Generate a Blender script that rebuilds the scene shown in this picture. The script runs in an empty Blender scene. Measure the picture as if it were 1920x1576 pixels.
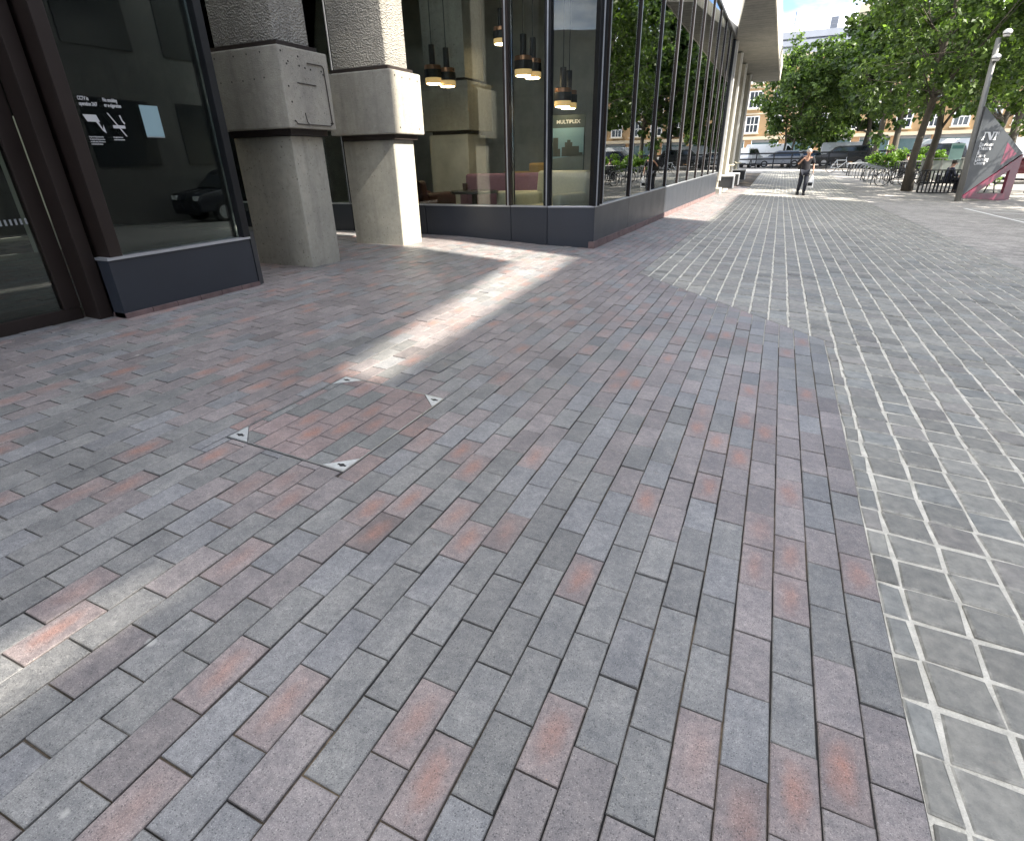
import bpy, bmesh, math, random
import numpy as np
from mathutils import Vector, Matrix, noise

random.seed(7); rng = np.random.default_rng(11)
S = bpy.context.scene
COL = S.collection
R = math.radians

# ------------------------------------------------------------------ camera, sky, sun, exposure
CAMH = 1.17536
AX = np.array([[0.9131, 0.4085, -0.0182], [0.1620, -0.4015, -0.9015], [-0.3758, 0.8199, -0.4319]])  # right, down, forward
_f = Vector(AX[2]).normalized(); _r = Vector(AX[0]); _r = (_r - _f * _r.dot(_f)).normalized(); _u = _r.cross(_f)
cam = bpy.data.cameras.new('camera'); cam_o = bpy.data.objects.new('camera', cam); COL.objects.link(cam_o)
cam.sensor_fit = 'HORIZONTAL'; cam.sensor_width = 36.0; cam.lens = 19.1227; cam.clip_start = 0.05; cam.clip_end = 2000
m = Matrix.Identity(4)
for i in range(3):
    m[i][0] = _r[i]; m[i][1] = _u[i]; m[i][2] = -_f[i]
m[2][3] = CAMH
cam_o.matrix_world = m
S.camera = cam_o

SUN = Vector((1.0, -0.12, 0.89)).normalized()          # towards the sun
world = bpy.data.worlds.new('World'); S.world = world; world.use_nodes = True
wn = world.node_tree.nodes; wl = world.node_tree.links
for n in list(wn): wn.remove(n)
w_out = wn.new('ShaderNodeOutputWorld'); w_bg = wn.new('ShaderNodeBackground'); w_bg.inputs['Strength'].default_value = 0.13
sky = wn.new('ShaderNodeTexSky'); sky.sky_type = 'NISHITA'; sky.sun_disc = False
sky.sun_elevation = math.asin(SUN.z); sky.sun_rotation = math.atan2(SUN.x, SUN.y); sky.ozone_density = 3.0; sky.dust_density = 0.3; sky.air_density = 0.55
w_tc = wn.new('ShaderNodeTexCoord'); w_sep = wn.new('ShaderNodeSeparateXYZ'); wl.new(w_tc.outputs['Generated'], w_sep.inputs[0])
w_add = wn.new('ShaderNodeMath'); w_add.operation = 'MAXIMUM'; w_add.inputs[1].default_value = 0.0; wl.new(w_sep.outputs[2], w_add.inputs[0])
w_a2 = wn.new('ShaderNodeMath'); w_a2.operation = 'ADD'; w_a2.inputs[1].default_value = 0.18; wl.new(w_add.outputs[0], w_a2.inputs[0])
w_c = wn.new('ShaderNodeCombineXYZ')
for i in (0, 1):
    d_ = wn.new('ShaderNodeMath'); d_.operation = 'DIVIDE'; wl.new(w_sep.outputs[i], d_.inputs[0]); wl.new(w_a2.outputs[0], d_.inputs[1]); wl.new(d_.outputs[0], w_c.inputs[i])
w_n = wn.new('ShaderNodeTexNoise'); w_n.inputs['Scale'].default_value = 0.95; w_n.inputs['Detail'].default_value = 8; w_n.inputs['Roughness'].default_value = 0.55
w_map = wn.new('ShaderNodeMapping'); w_map.inputs['Location'].default_value = (2.3, 1.7, 0); wl.new(w_c.outputs[0], w_map.inputs[0]); wl.new(w_map.outputs[0], w_n.inputs['Vector'])
w_r = wn.new('ShaderNodeValToRGB'); w_r.color_ramp.elements[0].position = 0.42; w_r.color_ramp.elements[1].position = 0.55
wl.new(w_n.outputs['Fac'], w_r.inputs[0])
w_mix = wn.new('ShaderNodeMix'); w_mix.data_type = 'RGBA'; w_n2 = wn.new('ShaderNodeTexNoise'); w_n2.inputs['Scale'].default_value = 2.1; w_n2.inputs['Detail'].default_value = 7; w_n2.inputs['Roughness'].default_value = 0.55; wl.new(w_map.outputs[0], w_n2.inputs['Vector'])
w_r2 = wn.new('ShaderNodeValToRGB'); w_r2.color_ramp.elements[0].position = 0.36; w_r2.color_ramp.elements[1].position = 0.62; w_r2.color_ramp.elements[0].color = (.24, .255, .28, 1); wl.new(w_n2.outputs['Fac'], w_r2.inputs[0])
w_sc = wn.new('ShaderNodeMix'); w_sc.data_type = 'RGBA'; w_sc.blend_type = 'MULTIPLY'; w_sc.inputs['Factor'].default_value = 1; w_sc.inputs['A'].default_value = (10.5, 10.5, 10.6, 1); wl.new(w_r2.outputs[0], w_sc.inputs['B']); wl.new(w_sc.outputs['Result'], w_mix.inputs['B'])
wl.new(w_r.outputs[0], w_mix.inputs['Factor']); wl.new(sky.outputs[0], w_mix.inputs['A']); wl.new(w_mix.outputs['Result'], w_bg.inputs[0]); wl.new(w_bg.outputs[0], w_out.inputs[0])

sl = bpy.data.lights.new('sun', 'SUN'); sl.energy = 5.0; sl.angle = R(0.5); sl.color = (1.0, 0.93, 0.82)
so = bpy.data.objects.new('sun', sl); COL.objects.link(so); so.rotation_euler = SUN.to_track_quat('Z', 'Y').to_euler(); so.location = (30, -5, 40)
S.view_settings.view_transform = 'Standard'; S.view_settings.look = 'None'; S.view_settings.gamma = 1.0
S.view_settings.use_curve_mapping = False; S.view_settings.exposure = 1.92
S.render.engine = 'CYCLES'
try:
    S.cycles.transparent_max_bounces = 16; S.cycles.max_bounces = 7; S.cycles.use_denoising = True
    S.cycles.sample_clamp_indirect = 6.0
except Exception: pass

# ------------------------------------------------------------------ helpers
def lin(c):
    return tuple(((v / 255) / 12.92 if v / 255 <= .04045 else ((v / 255 + .055) / 1.055) ** 2.4) for v in c)

class MB:
    """collects faces; build() links ONE mesh object"""
    def __init__(s): s.v = []; s.f = []
    def add(s, vs, fs):
        o = len(s.v); s.v += [tuple(p) for p in vs]; s.f += [tuple(i + o for i in q) for q in fs]; return s
    def box(s, x0, x1, y0, y1, z0, z1):
        return s.add([(x0,y0,z0),(x1,y0,z0),(x1,y1,z0),(x0,y1,z0),(x0,y0,z1),(x1,y0,z1),(x1,y1,z1),(x0,y1,z1)],
                     [(0,3,2,1),(4,5,6,7),(0,1,5,4),(1,2,6,5),(2,3,7,6),(3,0,4,7)])
    def prism(s, pts, z0, z1):
        n = len(pts); vs = [(p[0],p[1],z0) for p in pts] + [(p[0],p[1],z1) for p in pts]
        return s.add(vs, [tuple(range(n))[::-1], tuple(range(n, 2*n))] + [(i,(i+1)%n,(i+1)%n+n,i+n) for i in range(n)])
    def tube(s, pts, rad, n=8, caps=True, flat=1.0):
        pts = [Vector(p) for p in pts]
        if not hasattr(rad, '__len__'): rad = [rad] * len(pts)
        o = len(s.v); prev = None
        for i, p in enumerate(pts):
            d = (pts[min(i+1, len(pts)-1)] - pts[max(i-1, 0)]).normalized()
            if prev is None:
                a = Vector((0,0,1)) if abs(d.z) < .9 else Vector((1,0,0)); u = d.cross(a).normalized()
            else:
                u = (prev - d * prev.dot(d)).normalized()
            prev = u; w = d.cross(u)
            for k in range(n):
                t = 2*math.pi*k/n; s.v.append(tuple(p + (u*math.cos(t) + w*math.sin(t)*flat) * rad[i]))
        for i in range(len(pts)-1):
            for k in range(n):
                a = o+i*n+k; b = o+i*n+(k+1)%n; s.f.append((a, b, b+n, a+n))
        if caps:
            s.f.append(tuple(range(o, o+n))[::-1]); e = o+(len(pts)-1)*n; s.f.append(tuple(range(e, e+n)))
        return s
    def lathe(s, prof, n=16, c=(0,0,0), close=False):
        o = len(s.v)
        for r_, z in prof:
            for k in range(n):
                t = 2*math.pi*k/n; s.v.append((c[0]+r_*math.cos(t), c[1]+r_*math.sin(t), c[2]+z))
        for i in range(len(prof)-1):
            for k in range(n):
                a = o+i*n+k; b = o+i*n+(k+1)%n; s.f.append((a, b, b+n, a+n))
        return s
    def torus(s, c, axis, R0, r, n=28, k=6):
        a = Vector(axis).normalized(); t = Vector((0,0,1)) if abs(a.z) < .9 else Vector((1,0,0)); u = a.cross(t).normalized(); w = a.cross(u); o = len(s.v); c = Vector(c)
        for i in range(n):
            th = 2*math.pi*i/n; d = u*math.cos(th)+w*math.sin(th)
            for j in range(k):
                ph = 2*math.pi*j/k; s.v.append(tuple(c + d*(R0+r*math.cos(ph)) + a*r*math.sin(ph)))
        for i in range(n):
            for j in range(k):
                s.f.append((o+i*k+j, o+((i+1)%n)*k+j, o+((i+1)%n)*k+(j+1)%k, o+i*k+(j+1)%k))
        return s
    def xf(s, fn): s.v = [tuple(fn(Vector(p))) for p in s.v]; return s
    def mesh(s, name, mat, smooth=False, bevel=0, seg=2):
        me = bpy.data.meshes.new(name); me.from_pydata(s.v, [], s.f)
        bm = bmesh.new(); bm.from_mesh(me); bmesh.ops.recalc_face_normals(bm, faces=bm.faces)
        if bevel:
            es = [e for e in bm.edges if len(e.link_faces) == 2 and e.calc_face_angle(0) > .5]
            bmesh.ops.bevel(bm, geom=es, offset=bevel, segments=seg, profile=.6, affect='EDGES', clamp_overlap=True)
        bm.to_mesh(me); bm.free()
        if smooth:
            for p in me.polygons: p.use_smooth = True
        if mat: me.materials.append(mat)
        return me
    def build(s, name, mat, parent=None, smooth=False, bevel=0, seg=2):
        return link(name, s.mesh(name, mat, smooth, bevel, seg), parent)

def link(name, me, parent=None):
    o = bpy.data.objects.new(name, me); COL.objects.link(o)
    if parent is not None: o.parent = parent
    return o
def tag(o, label, cat, group=None):
    o['label'] = label; o['category'] = cat
    if group: o['group'] = group
    return o
def struct(o): o['kind'] = 'structure'; return o
def stuff(o): o['kind'] = 'stuff'; return o
def thing(name, loc, label, cat, group=None, rz=0):
    o = bpy.data.objects.new(name, None); COL.objects.link(o); o.location = loc; o.rotation_euler = (0, 0, rz); o.empty_display_size = .2
    return tag(o, label, cat, group)
def copy_tree(o, parent=None):
    c = o.copy(); COL.objects.link(c); c.parent = parent
    for ch in o.children: copy_tree(ch, c)
    return c

class NT:
    """little node-tree helper"""
    def __init__(s, name):
        s.m = bpy.data.materials.new(name); s.m.use_nodes = True; s.t = s.m.node_tree; s.n = s.t.nodes; s.l = s.t.links
        s.b = s.n['Principled BSDF']; s.out = s.n['Material Output']
    def new(s, t, **k):
        n = s.n.new(t)
        for a, v in k.items():
            if a.startswith('_'): setattr(n, a[1:], v)
            else: n.inputs[a.replace('__', ' ')].default_value = v
        return n
    def con(s, a, b): s.l.new(a, b)
    def math(s, op, a, b=None, c=None, clamp=False):
        n = s.n.new('ShaderNodeMath'); n.operation = op; n.use_clamp = clamp
        for i, v in enumerate((a, b, c)):
            if v is None: continue
            if isinstance(v, (int, float)): n.inputs[i].default_value = v
            else: s.l.new(v, n.inputs[i])
        return n.outputs[0]
    def mix(s, f, a, b, mode='MIX'):
        n = s.n.new('ShaderNodeMix'); n.data_type = 'RGBA'; n.blend_type = mode
        for k, v in (('Factor', f), ('A', a), ('B', b)):
            if isinstance(v, (int, float)): n.inputs[k].default_value = v
            elif isinstance(v, tuple): n.inputs[k].default_value = (*v[:3], 1)
            else: s.l.new(v, n.inputs[k])
        return n.outputs['Result']
    def ramp(s, x, p0, p1, c0=(0,0,0), c1=(1,1,1)):
        n = s.n.new('ShaderNodeValToRGB'); e = n.color_ramp.elements; e[0].position = p0; e[1].position = p1; e[0].color = (*c0, 1); e[1].color = (*c1, 1)
        s.l.new(x, n.inputs[0]); return n.outputs[0]
    def noise(s, scale, detail=3, rough=.5, vec=None, out='Fac', dist=0):
        n = s.n.new('ShaderNodeTexNoise'); n.inputs['Scale'].default_value = scale; n.inputs['Detail'].default_value = detail; n.inputs['Roughness'].default_value = rough; n.inputs['Distortion'].default_value = dist
        if vec is not None: s.l.new(vec, n.inputs['Vector'])
        return n.outputs[out]
    def pos(s): return s.n.new('ShaderNodeNewGeometry').outputs['Position']
    def bump(s, h, strength=.3, dist=.01):
        n = s.n.new('ShaderNodeBump'); n.inputs['Strength'].default_value = strength; n.inputs['Distance'].default_value = dist; s.l.new(h, n.inputs['Height']); s.l.new(n.outputs[0], s.b.inputs['Normal'])
    def set(s, **k):
        for a, v in k.items():
            a = {'Base':'Base Color','Rough':'Roughness','Metal':'Metallic','Spec':'Specular IOR Level'}.get(a, a)
            if isinstance(v, (int, float)): s.b.inputs[a].default_value = v
            elif isinstance(v, tuple): s.b.inputs[a].default_value = (*v[:3], 1)
            else: s.l.new(v, s.b.inputs[a])
        return s.m

_plain = {}
def plain(name, col, rough=.6, metal=0, var=.12, scale=6, spec=.5, emit=None, es=0, bump=0):
    if name in _plain: return _plain[name]
    t = NT(name); p = t.pos()
    nz = t.noise(scale, 4, .6, p)
    t.set(Base=t.mix(1.0, t.ramp(nz, .25, .75, (1-var,)*3, (1+var,)*3), col, 'MULTIPLY'), Rough=t.math('MULTIPLY_ADD', nz, .2, rough-.1, clamp=True), Metal=metal, Spec=spec)
    if bump: t.bump(t.noise(scale*8, 4, .6, p), bump, .01)
    if emit: t.set(**{'Emission Color': emit, 'Emission Strength': es})
    _plain[name] = t.m; return t.m

# ------------------------------------------------------------------ terrain height (cross-fall away from the building, long dip along the plaza)
YP = [-50, 6, 9, 14, 20, 26, 34, 42, 50, 300]; ZP = [0, 0, -.04, -.115, -.205, -.28, -.19, -.05, .02, .05]
XP = [-100, -6, -4.5, -4, 8, 16, 200]; XV = [.225, .225, .222, .2125, -.425, -.65, -.7]
def gz(x, y):
    return np.interp(x, XP, XV) * np.interp(y, [26, 45], [1, .35]) + np.interp(y, YP, ZP)
def gzf(x, y): return float(gz(x, y))
def project(P):
    q = (np.asarray(P, float) - [0, 0, CAMH]) @ AX.T
    return np.stack([960 + 1019.88*q[..., 0]/q[..., 2], 788 + 1019.88*q[..., 1]/q[..., 2], q[..., 2]], -1)

# ------------------------------------------------------------------ surface materials
def mat_brick(kind):
    t = NT('clay_paver_' + kind); p = t.pos()
    if kind == 'piece':
        oi = t.new('ShaderNodeObjectInfo'); base = oi.outputs['Color']; fl = oi.outputs['Alpha']
    else:
        at = t.new('ShaderNodeAttribute', _attribute_name='tone'); base = at.outputs['Color']; fl = at.outputs['Alpha']
    uv = t.new('ShaderNodeUVMap', _uv_map='local').outputs[0]; sp = t.new('ShaderNodeSeparateXYZ'); t.con(uv, sp.inputs[0])
    nl = t.noise(9, 3, .6, p); nm = t.noise(38, 4, .65, p); nf = t.noise(420, 2, .6, p); vv = t.n.new('ShaderNodeTexVoronoi'); vv.inputs['Scale'].default_value = 190; vv.inputs['Randomness'].default_value = 1; t.con(p, vv.inputs['Vector']); vs_ = t.new('ShaderNodeSeparateColor'); t.con(vv.outputs['Color'], vs_.inputs[0])
    ns = t.math('MULTIPLY', t.ramp(t.math('ADD', vv.outputs['Distance'], t.math('MULTIPLY_ADD', nf, .5, -.25)), .16, .36, (1,1,1), (0,0,0)), t.ramp(vs_.outputs[0], .10, .55))
    # orange fire flash: soft elongated spot in the middle of some pavers
    du = t.math('MULTIPLY', t.math('SUBTRACT', t.math('ADD', sp.outputs[0], t.math('MULTIPLY', nl, .7)), .86), 2.5)
    dv = t.math('MULTIPLY', t.math('SUBTRACT', t.math('ADD', sp.outputs[1], t.math('MULTIPLY', nm, .35)), .68), 2.2)
    dd = t.math('SQRT', t.math('ADD', t.math('MULTIPLY', du, du), t.math('MULTIPLY', dv, dv)))
    msk = t.math('MULTIPLY', t.ramp(t.math('ADD', dd, t.math('MULTIPLY_ADD', nm, .5, -.25)), .25, .95, (1,1,1), (0,0,0)), fl)
    c = t.mix(1.0, base, t.ramp(nm, .28, .75, (.74,.75,.77), (1.25,1.235,1.22)), 'MULTIPLY')
    c = t.mix(1.0, c, t.ramp(nl, .3, .7, (.84,.85,.87), (1.14,1.13,1.11)), 'MULTIPLY')
    c = t.mix(t.math('MULTIPLY', msk, t.math('MULTIPLY_ADD', nm, 1.0, .15)), c, (.36, .165, .115))
    c = t.mix(t.math('MULTIPLY', ns, .62), c, (.035, .034, .035))
    c = t.mix(t.math('MULTIPLY', t.ramp(nf, .62, .72), .45), c, (.46, .45, .43))
    # dusty worn rim of every paver
    eu = t.math('ABSOLUTE', t.math('SUBTRACT', sp.outputs[0], .5)); ev = t.math('ABSOLUTE', t.math('SUBTRACT', sp.outputs[1], .5))
    rim = t.math('MAXIMUM', t.ramp(eu, .44, .5), t.ramp(ev, .475, .5))
    c = t.mix(t.math('MULTIPLY', rim, t.math('MULTIPLY', nm, .45)), c, (.22, .205, .18))
    c = t.mix(1.0, c, t.ramp(nf, .28, .72, (.70,.70,.71), (1.26,1.25,1.24)), 'MULTIPLY'); nq = t.noise(95, 4, .7, p); c = t.mix(1.0, c, t.ramp(nq, .3, .7, (.82,.82,.83), (1.15,1.15,1.14)), 'MULTIPLY')
    # grime drifting over many pavers, trodden gum spots
    gr_ = t.noise(.55, 6, .68, p); c = t.mix(1.0, c, t.ramp(gr_, .34, .66, (.80,.80,.79), (1.12,1.11,1.10)), 'MULTIPLY')
    gv = t.n.new('ShaderNodeTexVoronoi'); gv.inputs['Scale'].default_value = 3.6; t.con(p, gv.inputs['Vector']); gs = t.new('ShaderNodeSeparateColor'); t.con(gv.outputs['Color'], gs.inputs[0])
    gum = t.math('MULTIPLY', t.ramp(t.math('ADD', gv.outputs['Distance'], t.math('MULTIPLY_ADD', nm, .06, -.03)), .035, .055, (1,1,1), (0,0,0)), t.ramp(gs.outputs[1], .62, .64))
    c = t.mix(t.math('MULTIPLY', gum, .75), c, (.42, .41, .38))
    t.set(Base=c, Rough=t.math('MULTIPLY_ADD', nm, .3, .36), Spec=.55)
    t.bump(t.math('ADD', t.math('MULTIPLY', nf, .5), t.math('ADD', nm, t.math('MULTIPLY', ns, -.6))), .45, .0025)
    return t.m
def mat_sett(kind):
    t = NT('stone_sett_' + kind); p = t.pos()
    if kind == 'piece': base = t.new('ShaderNodeObjectInfo').outputs['Color']
    else: base = t.new('ShaderNodeAttribute', _attribute_name='tone').outputs['Color']
    nm = t.noise(26, 5, .65, p); nf = t.noise(300, 3, .6, p); nl = t.noise(2.2, 3, .6, p)
    c = t.mix(1.0, base, t.ramp(nm, .25, .8, (.62,.63,.63), (1.38,1.36,1.31)), 'MULTIPLY')
    c = t.mix(1.0, c, t.ramp(nl, .3, .7, (.88,.89,.9), (1.12,1.1,1.08)), 'MULTIPLY')
    c = t.mix(t.math('MULTIPLY', t.ramp(nf, .6, .72), .45), c, (.34, .335, .31))
    c = t.mix(t.math('MULTIPLY', t.ramp(nf, .25, .4, (1,1,1), (0,0,0)), .4), c, (.05, .05, .05))
    uv = t.new('ShaderNodeUVMap', _uv_map='local').outputs[0]; sp = t.new('ShaderNodeSeparateXYZ'); t.con(uv, sp.inputs[0])
    eu = t.math('ABSOLUTE', t.math('SUBTRACT', sp.outputs[0], .5)); ev = t.math('ABSOLUTE', t.math('SUBTRACT', sp.outputs[1], .5))
    rim = t.math('ADD', t.math('MAXIMUM', eu, ev), t.math('MULTIPLY_ADD', nm, .26, -.14))
    c = t.mix(t.math('MULTIPLY', t.ramp(rim, .45, .52), .55), c, (.46, .44, .39))
    t.set(Base=c, Rough=t.math('MULTIPLY_ADD', nm, .25, .45), Spec=.5)
    t.bump(t.math('ADD', nm, t.math('MULTIPLY', nf, .35)), .5, .004)
    return t.m
def mat_sand():
    t = NT('jointing_sand'); p = t.pos(); a = t.noise(1.6, 3, .6, p); b = t.noise(60, 3, .6, p)
    c = t.mix(t.ramp(a, .48, .62), (.018, .017, .016), (.15, .115, .075))
    c = t.mix(1.0, c, t.ramp(b, .3, .7, (.5,.5,.5), (1.3,1.3,1.3)), 'MULTIPLY')
    t.set(Base=c, Rough=.95); t.bump(b, .5, .003); return t.m
def mat_mortar():
    t = NT('pale_mortar'); p = t.pos(); a = t.noise(18, 4, .6, p); b = t.noise(260, 3, .7, p)
    c = t.mix(t.ramp(a, .3, .75), (.46, .44, .39), (.76, .73, .66)); c = t.mix(1.0, c, t.ramp(b, .3, .75, (.75,.74,.72), (1.12,1.12,1.1)), 'MULTIPLY')
    t.set(Base=c, Rough=.95); t.bump(t.math('ADD', a, b), .6, .004); return t.m
def mat_ground():
    # small stretcher-bond block paving seen too far away to pick single blocks
    t = NT('far_block_paving'); p = t.pos(); a = t.noise(.9, 5, .6, p); b = t.noise(40, 3, .6, p)
    br = t.n.new('ShaderNodeTexBrick'); t.con(p, br.inputs['Vector']); br.inputs['Scale'].default_value = 1.0; br.inputs['Brick Width'].default_value = .22; br.inputs['Row Height'].default_value = .11
    br.inputs['Mortar Size'].default_value = .008; br.inputs['Color1'].default_value = (.19,.18,.172,1); br.inputs['Color2'].default_value = (.33,.31,.29,1); br.inputs['Mortar'].default_value = (.36,.345,.32,1)
    c = t.mix(1.0, br.outputs[0], t.ramp(a, .25, .75, (.78,.78,.78), (1.22,1.21,1.2)), 'MULTIPLY'); c = t.mix(1.0, c, t.ramp(b, .2, .8, (.85,.85,.85), (1.15,1.15,1.15)), 'MULTIPLY'); c = t.mix(1.0, c, t.ramp(t.noise(6, 5, .7, p), .3, .7, (.76,.76,.76), (1.2,1.2,1.19)), 'MULTIPLY')
    t.set(Base=c, Rough=.8); t.bump(b, .3, .004); return t.m
def mat_concrete(name, col, pit=.5, board=0, agg=0, pitscale=22):
    t = NT(name); p = t.pos(); a = t.noise(1.7, 4, .6, p); b = t.noise(14, 5, .65, p); f = t.noise(120, 3, .65, p)
    c = t.mix(1.0, t.ramp(a, .25, .75, (.78,.79,.8), (1.16,1.14,1.1)), col, 'MULTIPLY')
    c = t.mix(1.0, c, t.ramp(b, .2, .8, (.84,.84,.84), (1.14,1.14,1.13)), 'MULTIPLY')
    mp = t.new('ShaderNodeMapping'); mp.inputs['Scale'].default_value = (7, 7, .5); t.con(p, mp.inputs[0])
    streak = t.noise(1, 4, .6, mp.outputs[0]); c = t.mix(t.math('MULTIPLY', t.ramp(streak, .50, .72), .5), c, tuple(v*.55 for v in col)); st2 = t.noise(5.5, 6, .7, p, dist=.8); c = t.mix(t.math('MULTIPLY', t.ramp(st2, .56, .70), .45), c, tuple(v*.6 for v in col)); c = t.mix(t.math('MULTIPLY', t.ramp(st2, .28, .40, (1,1,1), (0,0,0)), .4), c, tuple(min(1, v*1.45) for v in col))
    h = t.math('ADD', b, t.math('MULTIPLY', f, .5))
    if agg:
        v = t.n.new('ShaderNodeTexVoronoi'); v.inputs['Scale'].default_value = pitscale*3; t.con(p, v.inputs['Vector'])
        c = t.mix(t.math('MULTIPLY', t.ramp(v.outputs['Distance'], .1, .45, (1,1,1), (0,0,0)), agg*.35), c, tuple(x*.45 for x in col))
        h = t.math('ADD', h, t.math('MULTIPLY', v.outputs['Distance'], agg*1.6))
    pits = t.ramp(t.noise(pitscale*2.2, 2, .5, p), .66, .72)
    c = t.mix(t.math('MULTIPLY', pits, pit), c, tuple(x*.35 for x in col)); h = t.math('SUBTRACT', h, t.math('MULTIPLY', pits, pit))
    if board:
        w = t.n.new('ShaderNodeTexWave'); w.wave_type = 'BANDS'; w.bands_direction = 'Y'; w.inputs['Scale'].default_value = board; w.inputs['Distortion'].default_value = .6; t.con(p, w.inputs['Vector'])
        c = t.mix(1.0, c, t.ramp(w.outputs['Fac'], 0, .25, (.78,.78,.78), (1,1,1)), 'MULTIPLY')
    t.set(Base=c, Rough=.88, Spec=.3); t.bump(h, .45 + agg*.35, .004 + agg*.008); return t.m
def mat_glass(name, tint=(.86,.9,.88), ior=1.55, rough=0.0):
    t = NT(name); t.n.remove(t.b)
    fr = t.new('ShaderNodeFresnel', IOR=ior); tr = t.n.new('ShaderNodeBsdfTransparent'); tr.inputs[0].default_value = (*tint, 1)
    gl = t.n.new('ShaderNodeBsdfGlossy'); gl.inputs['Roughness'].default_value = rough; gl.inputs[0].default_value = (.95,.97,.96,1)
    nb = t.n.new('ShaderNodeBump'); nb.inputs['Strength'].default_value = .045; nb.inputs['Distance'].default_value = .02; t.con(t.noise(1.1, 1, .5, t.pos()), nb.inputs['Height']); t.con(nb.outputs[0], gl.inputs['Normal'])
    mx = t.n.new('ShaderNodeMixShader'); t.con(fr.outputs[0], mx.inputs[0]); t.con(tr.outputs[0], mx.inputs[1]); t.con(gl.outputs[0], mx.inputs[2]); t.con(mx.outputs[0], t.out.inputs[0]); return t.m
def mat_leaf(name, dark, light):
    t = NT(name); p = t.pos(); a = t.noise(1.4, 3, .6, p); b = t.noise(14, 2, .6, p)
    oi = t.new('ShaderNodeObjectInfo')
    isl = t.n.new('ShaderNodeNewGeometry').outputs['Random Per Island']
    c = t.mix(t.ramp(t.math('ADD', t.math('MULTIPLY', a, .5), t.math('MULTIPLY', isl, .5)), .30, .75), dark, light); c = t.mix(t.ramp(isl, .9, .97), c, tuple(min(1, v*1.6) for v in light))
    t.n.remove(t.b); d = t.n.new('ShaderNodeBsdfPrincipled'); t.con(c, d.inputs['Base Color']); d.inputs['Roughness'].default_value = .45; d.inputs['Specular IOR Level'].default_value = .4
    tr = t.n.new('ShaderNodeBsdfTranslucent'); t.con(t.mix(1.0, c, (1.5, 1.7, .6), 'MULTIPLY'), tr.inputs[0])
    mx = t.n.new('ShaderNodeMixShader'); mx.inputs[0].default_value = .42; t.con(d.outputs[0], mx.inputs[1]); t.con(tr.outputs[0], mx.inputs[2]); t.con(mx.outputs[0], t.out.inputs[0]); return t.m

M = dict(
    sand=mat_sand(), mortar=mat_mortar(), ground=mat_ground(), brick=mat_brick('piece'), brickf=mat_brick('field'), sett=mat_sett('piece'), settf=mat_sett('field'),
    conc=mat_concrete('column_concrete', (.41, .395, .34), .85), conc_rough=mat_concrete('bush_hammered_concrete', (.37, .355, .32), .6, agg=1.3, pitscale=20),
    conc_collar=mat_concrete('collar_concrete', (.38, .362, .315), .9, agg=.45, pitscale=26), soffit=mat_concrete('board_marked_concrete', (.25, .245, .225), .2, board=1.0),
    conc_pale=mat_concrete('pale_concrete', (.46, .44, .39), .2), glass=mat_glass('window_glass', (.93,.96,.94), ior=1.5), glass_c=mat_glass('coated_glass', (.72,.78,.74), ior=2.5), glass_dark=mat_glass('door_glass', (.80,.86,.82), 1.5),
    panel=plain('anthracite_panel', (.030, .035, .045), .38, .0, .08, 2.5), bronze=plain('bronze_frame', (.030, .021, .018), .42, .3, .1),
    black=plain('black_frame', (.010, .011, .013), .4, .2, .1), steel=plain('brushed_steel', (.52, .53, .54), .32, .9, .1), trim=plain('aluminium_trim', (.55, .57, .60), .35, .7, .05),
    iron=plain('band_iron', (.035, .027, .024), .6, .3, .2, 20), dark=plain('dark_interior', (.035, .035, .033), .8), wall_in=plain('interior_concrete', (.58, .57, .50), .85, 0, .2, 3),
    white=plain('white_paint', (.72, .72, .71), .5, 0, .05), floor_in=plain('lounge_floor', (.42, .40, .36), .5),
)
def glow(name, col, s):
    t = NT(name); t.set(Base=col, **{'Emission Color': col, 'Emission Strength': s}); return t.m

# ------------------------------------------------------------------ ground sheet, brick paving, stone setts
def sheet(name, xs, ys, dz, mat, keep=None):
    V = [(x, y, gzf(x, y)+dz) for y in ys for x in xs]; n = len(xs); F = []
    for j in range(len(ys)-1):
        for i in range(n-1):
            if keep is None or keep((xs[i]+xs[i+1])/2, (ys[j]+ys[j+1])/2): F.append((j*n+i, j*n+i+1, (j+1)*n+i+1, (j+1)*n+i))
    me = bpy.data.meshes.new(name); me.from_pydata(V, [], F); me.materials.append(mat)
    for p in me.polygons: p.use_smooth = True
    return struct(link(name, me))
xs = sorted(set([-600, -300, -120, -60, -30, -15, -10, -8, -6, -4.5, -4] + list(np.arange(-3, 8.01, 1)) + [9, 10, 12, 14, 16, 20, 30, 45, 60, 120, 300, 600]))
ys = sorted(set([-300, -100, -40, -15, -6] + list(np.arange(-3, 26, 1)) + [28, 30, 32, 34, 36, 38, 40, 42, 44, 46, 48, 50, 55, 60, 70, 90, 130, 200, 300, 500, 900]))
ground = sheet('ground', xs, ys, -.014, M['ground'])
GD = -.014

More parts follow.
